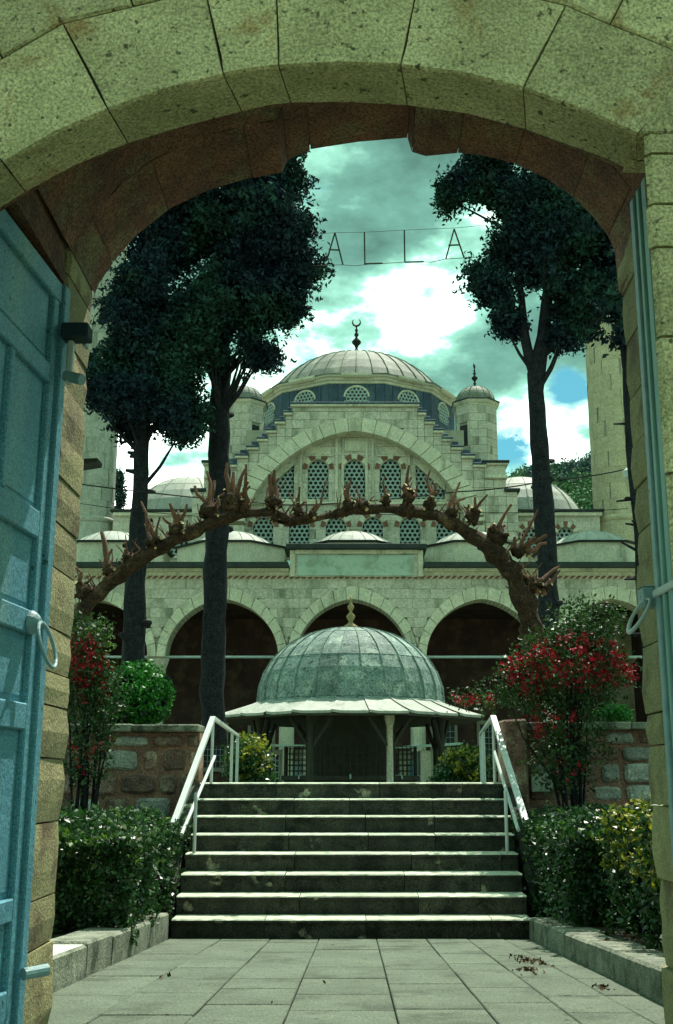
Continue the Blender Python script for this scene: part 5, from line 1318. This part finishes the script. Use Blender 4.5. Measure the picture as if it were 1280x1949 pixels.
cypress('forked dark cypress on the right, beside the right minaret', YC,
    [([(1048, 1260), (1044, 1150), (1037, 1000), (1029, 880), (1022, 780), (1019, 715), (1034, 640), (1050, 500), (1060, 380)], [21, 19, 18, 17, 16, 16, 11, 9, 6]),
     ([(1019, 720), (1006, 680), (998, 640), (992, 560), (980, 460)], [11, 10, 9, 6, 4])],
    [vol(1095, 470, YC, 105, 150, 1.5, 4), vol(1120, 590, YC, 64, 52, 1.0, 1.6), vol(950, 372, YC, 88, 66, 1.0, 1.7), vol(1190, 520, YC, 110, 140, 1.3, 2.2), vol(925, 530, YC, 50, 28, .6, .55), vol(965, 600, YC, 42, 32, .5, .5), vol(1000, 440, YC, 70, 90, 1.0, 1.6), vol(860, 375, YC, 34, 26, .5, .35), vol(1080, 260, YC, 130, 150, 1.4, 2.6), vol(940, 300, YC, 60, 45, .8, .7), vol(1065, 632, YC, 34, 20, .5, .35)], 2400, 46, 8, stubs=14)
cypress('thin dark cypress stem hugging the edge of the right gate jamb', YC - 6,
    [([(1232, 1260), (1216, 1050), (1203, 900), (1192, 760), (1186, 640), (1184, 520)], [9, 8, 8, 7, 7, 5])],
    [vol(1210, 520, YC - 6, 46, 90, .6, 1), vol(1190, 600, YC - 6, 14, 60, .3, .5)], 260, 30, 9, stubs=26, crad=0.1)
# distant slim tree between minaret and cypress
td = thing('distant_tree', 'small dark tree just right of the grey minaret', 'tree', (Xp(222, 960, 48), 48, 0.5))
rng = np.random.default_rng(3); p = at(222, 1000, 48); MB().tube([(p.x, 48, 0.5), (p.x + .1, 48, Zp(900, 48))], [.25, .08], 8).out('trunk', M_bark, td)
v, f = leaves(rng, clump_points(rng, [vol(222, 915, 48, 9, 18, .4, 1), vol(228, 950, 48, 9, 16, .4, 1), vol(220, 985, 48, 12, 30, .4, 1)], 90, 26, .13), .14, .5); mk('crown', v, f, M_cyp, td, origin=p)

# pollarded plane trees trained into an arch
def pollard(label, Y, main_px, main_r, knobs, seed, extra=()):
    rnd = random.Random(seed); base = at(*main_px[0], Y); pt = thing('pollarded_tree', label, 'tree', (base.x, Y, tz(Y)), group='pollarded trees joined into an arch')
    p, r = subdiv(*trunk_line(main_px, Y, main_r), step=0.10, wob=0.022, rnd=rnd)
    r = [q * rnd.uniform(0.56, 0.88) for q in r]
    mb = MB().tube(p, r, 14, jit=0.2, rnd=rnd)
    for k in range(90):      # burls and old pruning scars along the limb
        i = rnd.randrange(2, len(p) - 1); a = rnd.uniform(0, 6.28); o_ = Vector((rnd.uniform(-.3, .3), math.cos(a), math.sin(a) + .35)).normalized(); q = p[i] + o_ * r[i] * .85; e_ = r[i] * rnd.uniform(.2, .6); mb.tube([q - o_ * e_, q + o_ * e_ * .3, q + o_ * e_], [e_ * 1.1, e_ * .9, e_ * .35], 6, jit=.3, rnd=rnd)
    for pxs, rr2 in extra: a, b = subdiv(*trunk_line(pxs, Y, rr2), step=0.12, wob=.015, rnd=rnd); mb.tube(a, b, 9, jit=.12, rnd=rnd)
    tr = mb.out('trunk', M_pbark, pt, smooth=True)
    sc = (Y * cT + 2.5) / F
    for (kx_, ky_, kr, shoots) in knobs:
        c = at(kx_, ky_, Y - 0.02); bm = bmesh.new(); bmesh.ops.create_icosphere(bm, subdivisions=2, radius=1)
        for v in bm.verts: v.co *= kr * sc * 0.68 * rnd.uniform(0.5, 1.35); v.co.z *= 1.05
        V = [tuple(v.co + c) for v in bm.verts]; Fc = [tuple(q.index for q in f.verts) for f in bm.faces]; bm.free()
        kn = mk('knuckle', V, Fc, M_pbark, tr, smooth=True)
        for (dx, dy, thick) in shoots:
            e = at(kx_ + dx, ky_ + dy, Y + rnd.uniform(-.16, .16)); d = e - c; m1 = c.lerp(e, .35) + Vector((rnd.uniform(-.06, .06), 0, -.02)); m2 = c.lerp(e, .7) + Vector((rnd.uniform(-.05, .05), 0, rnd.uniform(-.01, .03)))
            th = thick * sc * 0.72; g = MB().tube([c, m1, m2, e], [th * 1.5, th * 1.0, th * .72, th * .5], 7, jit=.2, rnd=rnd)
            mk('pruned_shoot', g.v, g.f, M_shoot, kn, mats2=(M_cut, [len(g.f) - 1]))
        for _ in range(rnd.randrange(1, 4)):     # thin later shoots
            l_ = rnd.uniform(18, 46); e = at(kx_ + rnd.uniform(-24, 24), ky_ - l_, Y + rnd.uniform(-.2, .2)); m1 = c.lerp(e, .5) + Vector((rnd.uniform(-.05, .05), 0, 0)); g = MB().tube([c, m1, e], [2.2 * sc, 1.5 * sc, .8 * sc], 5, jit=.15, rnd=rnd); mk('pruned_shoot', g.v, g.f, M_shoot, kn)
        for _ in range(2 if kr > 12 else 1):     # pale saw cuts facing the viewer
            a = rnd.uniform(0, 6.28); q = c + Vector((math.cos(a) * kr * sc * .75, -kr * sc * .62, math.sin(a) * kr * sc * .75)); d = (q - c).normalized(); th = rnd.uniform(1.8, 4.0) * sc
            g = MB().tube([c.lerp(q, .5), q + d * .02], [th * 1.15, th], 8, jit=.08, rnd=rnd); mk('sawn_stub', g.v, g.f, M_pbark, kn, mats2=(M_cut, [len(g.f) - 1]))
    for k in range(75):      # single shoots between the knuckles
        i = rnd.randrange(6, len(p) - 1); q = p[i]; l_ = rnd.uniform(.06, .26); d = Vector((rnd.uniform(-.7, .7), rnd.uniform(-.4, .3), rnd.uniform(.5, 1))).normalized(); e = q + d * (l_ + r[i]); m1 = q.lerp(e, .5) + Vector((rnd.uniform(-.03, .03), 0, 0)); th = rnd.uniform(.006, .014)
        g = MB().tube([q, m1, e], [th * 1.5, th, th * .6], 6, jit=.15, rnd=rnd); mk('pruned_shoot', g.v, g.f, M_shoot, tr, mats2=(M_cut, [len(g.f) - 1]))
    return pt
YPO = 14.6
pollard('left pollarded tree with knobbly arm reaching up across the left cypress trunks', YPO,
    [(120, 1420), (135, 1280), (150, 1190), (172, 1142), (215, 1105), (262, 1068), (310, 1040), (360, 1015), (415, 990), (470, 976), (520, 975), (552, 990), (600, 980)],
    [26, 25, 24, 22, 20, 18, 18, 17, 16, 12, 10, 9, 7],
    [(160, 1128, 22, [(-18, -50, 6), (-5, -30, 5), (14, -26, 5)]), (205, 1085, 15, [(-12, -72, 8), (8, -40, 5)]), (243, 1060, 14, [(0, -18, 6), (22, -12, 6)]),
     (290, 1030, 20, [(-22, -75, 5), (-10, -44, 5), (14, -46, 4)]), (335, 1010, 19, [(-12, -52, 6), (4, -38, 6), (20, -50, 5), (-25, -25, 5)]), (398, 975, 24, [(-28, -50, 6), (10, -60, 8), (-5, -78, 6), (34, -40, 5)]),
     (440, 955, 25, [(-8, -74, 7), (4, -56, 7), (26, -62, 6), (36, -30, 5)]), (462, 968, 16, [(10, -52, 6), (6, -84, 5)]), (520, 955, 20, [(-8, -52, 8), (2, -60, 6), (10, -44, 6), (-3, -30, 10)]),
     (522, 985, 12, [(0, -10, 5)]), (568, 972, 14, [(2, -46, 4), (-6, -24, 4), (12, -18, 4)]), (596, 978, 10, [(6, -20, 4), (28, -68, 3)])], 71)
pollard('right pollarded tree whose knobbly arm arches left from behind the red shrub', YPO + 0.1,
    [(1035, 1330), (1022, 1240), (1008, 1180), (985, 1110), (955, 1062), (915, 1030), (870, 1000), (830, 982), (780, 972), (720, 968), (660, 972), (610, 985), (552, 997), (528, 992)],
    [34, 32, 28, 25, 23, 21, 18, 16, 14, 13, 12, 9, 9, 7],
    [(663, 965, 15, [(-3, -46, 6), (-8, -34, 5), (6, -56, 4)]), (690, 962, 13, [(4, -14, 5), (-14, -14, 5)]), (733, 955, 13, [(6, -12, 5), (-8, -10, 5), (0, -50, 3)]), (776, 948, 16, [(2, -62, 5), (18, -18, 6), (6, -40, 5), (-4, -26, 8)]),
     (818, 962, 16, [(0, -66, 5), (8, -44, 5), (16, -26, 5)]), (855, 978, 18, [(20, -60, 5), (4, -34, 5), (30, -30, 5)]), (900, 985, 18, [(4, -40, 5), (28, -44, 4), (-8, -26, 4)]), (945, 1020, 24, [(-4, -24, 7), (16, -20, 7), (28, -60, 5)]),
     (985, 1048, 17, [(20, -40, 5), (38, -78, 4), (56, -30, 6), (-6, -26, 6)]), (1000, 1050, 12, [(40, -16, 6), (18, -30, 5)]), (1012, 1112, 20, [(22, -8, 6), (52, -34, 6), (-16, -18, 5), (10, 20, 7)]), (1035, 1118, 14, [(10, -16, 5), (30, -32, 5), (-4, 16, 6)])], 72,
    extra=[([(985, 1130), (1005, 1118), (1030, 1120)], [14, 12, 9])])

# ================================================================== SHRUBS AND HEDGES
def branches(name, base, ends, parent, m, r0=0.02, seed=0, out_=True):
    rnd = random.Random(seed); mb = MB()
    for e in ends:
        e = Vector(e); b = Vector(base) + Vector((rnd.uniform(-.08, .08), rnd.uniform(-.05, .05), 0)); m1 = b.lerp(e, .4); m1.z += (e.z - b.z) * .18; m1 += Vector((rnd.uniform(-.05, .05),) * 2 + (0,))
        mb.tube([b, m1, b.lerp(e, .75) + Vector((0, 0, .05)), e], [r0, r0 * .8, r0 * .5, r0 * .2], 6, jit=.1, rnd=rnd)
    return mb.out(name, m, parent)
def boxy_points(rng, x0, x1, y0, y1, z0, z1, n, rag=0.06, top_fn=None):
    """leaf positions crowded near the faces of a clipped hedge"""
    P = rng.uniform((x0, y0, z0), (x1, y1, z1), (n, 3)); face = rng.integers(0, 10, n); dep = np.abs(rng.normal(0, rag, n))
    P[:, 0] = np.where(face == 0, x0 + dep, np.where(face == 1, x1 - dep, P[:, 0])); P[:, 1] = np.where((face >= 2) & (face <= 5), y0 + dep, P[:, 1]); P[:, 2] = np.where((face >= 6) & (face <= 8), z1 - dep, P[:, 2])
    bump = 0.05 * np.sin(P[:, 0] * 9 + P[:, 1] * 7) + 0.04 * np.sin(P[:, 1] * 17 - P[:, 2] * 11 + P[:, 0] * 5)
    cx, cy = (x0 + x1) / 2, (y0 + y1) / 2
    P[:, 0] += bump * np.sign(P[:, 0] - cx); P[:, 1] += bump * np.sign(P[:, 1] - cy); P[:, 2] += bump * (P[:, 2] > (z0 + z1) / 2)
    # rounded shoulders
    d = np.minimum(np.minimum(P[:, 0] - x0, x1 - P[:, 0]), np.minimum(P[:, 1] - y0, y1 - P[:, 1])).clip(0, .25); P[:, 2] -= (0.25 - d) * 0.5 * ((P[:, 2] - z0) / (z1 - z0)).clip(0, 1) ** 3
    return P + rng.normal(0, .015, P.shape)
def hedge(label, x0, x1, y0, y1, z0, z1, n, m, seed, size=0.05, m2=None, n2=0, group=None, name='hedge'):
    rng = np.random.default_rng(seed); t = thing(name, label, 'hedge', ((x0 + x1) / 2, (y0 + y1) / 2, z0), group)
    P = boxy_points(rng, x0, x1, y0, y1, z0 + .05, z1, n); v, f = leaves(rng, P, size, .55); mk('foliage', v, f, m, t)
    if n2:
        P = boxy_points(rng, x0 - .02, x1 + .02, y0 - .02, y1, z0 + (z1 - z0) * .55, z1 + .03, n2, .05); v, f = leaves(rng, P, size, .55); mk('young_leaves', v, f, m2, t)
    rnd = random.Random(seed); k = max(3, int((x1 - x0) * (y1 - y0) * 3))
    for i in range(k):
        b = (rnd.uniform(x0 + .15, x1 - .15), rnd.uniform(y0 + .12, y1 - .2), z0 - .03)
        branches('stem', b, [(b[0] + rnd.uniform(-.25, .25), b[1] + rnd.uniform(-.2, .2), rnd.uniform(.5, .9) * (z1 - z0) + z0) for _ in range(4)], t, M_bark, .018, i)
    # dark woody heart so that no light comes straight through
    P = rng.uniform((x0 + .15, y0 + .15, z0), (x1 - .15, y1 - .1, z1 - .2), (int(n * .15), 3)); v, f = leaves(rng, P, size * 2.2, .6); mk('inner_twigs', v, f, M_bark, t)
    return t
hedge('clipped dark green hedge with glossy leaves left of the steps', -3.5, -1.70, 8.75, 11.7, 0.12, 1.02, 30000, M_hedge, 1, .048, M_young, 1600)
hedge('clipped dark green hedge right of the steps, beside the golden bush', 1.66, 2.65, 9.1, 11.9, 0.08, 1.04, 23000, M_hedge, 2, .046, M_young, 500)
hedge('golden leaved bush at the right gate jamb', 1.93, 3.3, 7.15, 8.9, 0.15, 1.16, 15000, M_hedge, 3, .050, M_gold, 5500, name='golden_bush')
def bush(name, label, cat, vols, n, per, crad, size, m, seed, base, stems=6, extra=None, shell=.5, group=None):
    rng = np.random.default_rng(seed); rnd = random.Random(seed); t = thing(name, label, cat, base, group)
    v, f = leaves(rng, clump_points(rng, vols, n, per, crad, shell), size, .5); mk('foliage', v, f, m, t)
    ends = []
    big = [v_ for v_ in vols if v_[6] >= 0.7] or vols
    for k in range(stems):
        q = big[rnd.randrange(len(big))]; ends.append((q[0] + rnd.uniform(-.7, .7) * q[3], q[1] + rnd.uniform(-.6, .6) * q[4], q[2] + rnd.uniform(-.2, .7) * q[5]))
    for i, e in enumerate(ends): branches('stem', base, [e], t, M_bark, .016, seed + i)
    for (nm, vv, n_, pr, cr, sz, mm) in (extra or []):
        v, f = leaves(rng, clump_points(rng, vv, n_, pr, cr, .3), sz, .8); mk(nm, v, f, mm, t)
    return t
YS = 13.4
bush('topiary_bush', 'round bright green topiary bush on top of the left terrace wall', 'bush', [vol(258, 1325, YS, 62, 56, .45, 3), vol(240, 1370, YS, 50, 40, .4, 1)], 420, 40, .045, .045, M_topi, 21, (at(258, 1400, YS).x, YS, 1.3), shell=.8,
     extra=[('inner_twigs', [vol(255, 1335, YS, 46, 44, .3, 1)], 160, 14, .08, .09, M_bark)])
bush('small_bush', 'small vivid green plant on the right terrace wall', 'plant', [vol(1168, 1362, 13.1, 34, 14, .2, 1)], 90, 24, .04, .04, M_topi, 22, (at(1168, 1390, 13.1).x, 13.1, 1.3), stems=4)
bush('leafy_bush', 'dark yellow tipped bush left of the stair head, behind the handrail', 'bush', [vol(470, 1455, 17.5, 34, 46, .5, 2), vol(490, 1478, 17.5, 28, 22, .4, 1)], 330, 34, .07, .06, M_hedge, 23, (at(470, 1490, 17.5).x, 17.5, 1.15),
     extra=[('young_leaves', [vol(476, 1446, 17.4, 36, 44, .5, 1)], 80, 20, .05, .055, M_gold)])
bush('leafy_bush', 'low yellow tipped bush right of the stair head, before the handrail post', 'bush', [vol(895, 1462, 17.5, 34, 34, .5, 2), vol(855, 1482, 17.5, 34, 18, .4, 1)], 330, 34, .07, .06, M_hedge, 24, (at(890, 1490, 17.5).x, 17.5, 1.15),
     extra=[('young_leaves', [vol(885, 1458, 17.4, 40, 32, .5, 1)], 110, 20, .05, .055, M_gold)])
YR2 = 11.95
bush('flowering_shrub', 'tall shrub thick with crimson flowers beside the right handrail', 'shrub',
     [vol(1085, 1275, YR2, 118, 80, .5, 3), vol(1110, 1190, YR2, 80, 45, .4, 1.2), vol(1000, 1310, YR2, 60, 45, .35, .8), vol(1090, 1400, YR2, 60, 90, .3, 1.1), vol(905, 1330, YR2, 48, 18, .25, .25), vol(1060, 1440, YR2, 50, 60, .3, .7)], 560, 22, .07, .045, M_shrub, 25, (at(1098, 1560, YR2).x, YR2, .1), stems=20,
     extra=[('flowers', [vol(1085, 1262, YR2 - .12, 118, 56, .45, 4), vol(1010, 1280, YR2 - .1, 55, 40, .3, 1.2), vol(1165, 1275, YR2 - .1, 44, 40, .3, 1.0), vol(905, 1332, YR2, 45, 12, .2, .22), vol(1050, 1370, YR2 - .1, 55, 35, .3, .40), vol(1075, 1450, YR2 - .1, 40, 60, .3, .10)], 430, 9, .030, .034, M_flow)])
YL2 = 11.6
bush('flowering_shrub', 'narrow shrub with crimson flowers against the left jamb', 'shrub',
     [vol(160, 1290, YL2, 46, 70, .3, 2), vol(165, 1200, YL2, 45, 30, .3, .7), vol(165, 1420, YL2, 42, 90, .3, 1.5), vol(200, 1330, YL2, 30, 60, .25, .7)], 260, 22, .07, .045, M_shrub, 26, (at(160, 1580, YL2).x, YL2, .1), stems=14,
     extra=[('flowers', [vol(155, 1260, YL2 - .1, 44, 55, .25, 3), vol(165, 1390, YL2 - .1, 45, 80, .25, .35), vol(190, 1290, YL2 - .1, 24, 40, .2, .5)], 170, 8, .026, .036, M_flow),
            ('young_leaves', [vol(185, 1215, YL2 - .05, 34, 34, .25, 1)], 14, 12, .04, .040, M_young)])

# ================================================================== LETTERS AND CABLES
YLt = 21.0
sg = thing('hanging_letters', 'thin wire letters A L L A strung on wires between the cypresses', 'letters', at(750, 475, YLt))
def wire(pts, r, nm, m, par, Y=YLt): return MB().tube([at(x, y, Y) for x, y in pts], r, 5).out(nm, m, par)
def letter(strokes):
    mb = MB()
    for s_ in strokes: mb.tube([at(x, y, YLt - .02) for x, y in s_], 0.017, 6)
    return mb.out('letter', M_lett, sg)
letter([[(621, 497), (637, 443)], [(637, 443), (652, 503)], [(627, 475), (645, 476)]])
letter([[(693, 442), (694, 503)], [(694, 502), (728, 501)]])
letter([[(769, 438), (770, 499)], [(770, 499), (806, 498)]])
letter([[(848, 493), (864, 436)], [(864, 436), (883, 491)], [(853, 467), (874, 466)]])
wire([(590, 446), (637, 443), (693, 442), (769, 438), (864, 434), (930, 428)], .005, 'upper_wire', M_lett, sg)
wire([(590, 506), (652, 504), (675, 506), (700, 503), (735, 501), (770, 499), (800, 498), (820, 499), (848, 493), (883, 491), (930, 488)], .007, 'lower_wire', M_lett, sg)
def cable(label, pts, r, Y):
    P = [at(x, y, Y) for x, y in pts]; P2 = []
    for i in range(len(P) - 1):
        n = 6
        for q in range(n): f = q / n; p = P[i].lerp(P[i + 1], f); p.z -= 0.03 * 4 * f * (1 - f); P2.append(p)
    P2.append(P[-1]); o = MB().tube(P2, r, 5).out('overhead_cable', M_cable); return tag(o, label, 'cable', 'black cables crossing in front of the mosque')
cable('thicker black cable running from the grey minaret up to the white lamp on the right', [(-40, 905), (155, 922), (560, 962), (870, 936), (1040, 915), (1195, 892)], .011, 16.5)
cable('thin upper black cable crossing the lower windows of the gable', [(-40, 950), (150, 958), (420, 985), (700, 978), (900, 975), (1195, 968)], .006, 16.9)
c = at(1197, 897, 16.0)
lm = thing('post_lamp', 'small white lamp where the cable meets the thin cypress stem', 'lamp', c)
MB().lathe(c, [(0.035, -.14), (0.085, -.10), (0.10, 0), (0.075, .02), (0.03, .06)], 12).out('shade', M_white, lm)
MB().tube([c + Vector((0, 0, .05)), c + Vector((.14, 0, .08))], .015, 6).out('bracket', M_iron, lm)

# fallen leaves on the paving
rng = np.random.default_rng(9); P = []
for (cx_, cy_, s_, n_) in ((1.25, 8.35, .10, 70), (1.15, 7.75, .06, 30), (1.45, 6.9, .05, 20), (-1.2, 7.4, .05, 5), (0.2, 7.0, 1.0, 7), (1.9, 8.0, .15, 25)):
    q = rng.normal(size=(n_, 2)) * (s_ * .6, s_ * 1.6) + (cx_, cy_); P += [(x, y, gz(y) + .012 + (0.18 if x > 1.62 else 0)) for x, y in q]
v, f = leaves(rng, np.array(P), .035, .5); v[:, 2] = np.maximum(v[:, 2] * 1.0, 0.0)
tag(mk('leaf_litter', v, f, M_litter), 'dry brown leaves scattered on the paving by the right kerb', 'leaves', kind='stuff')
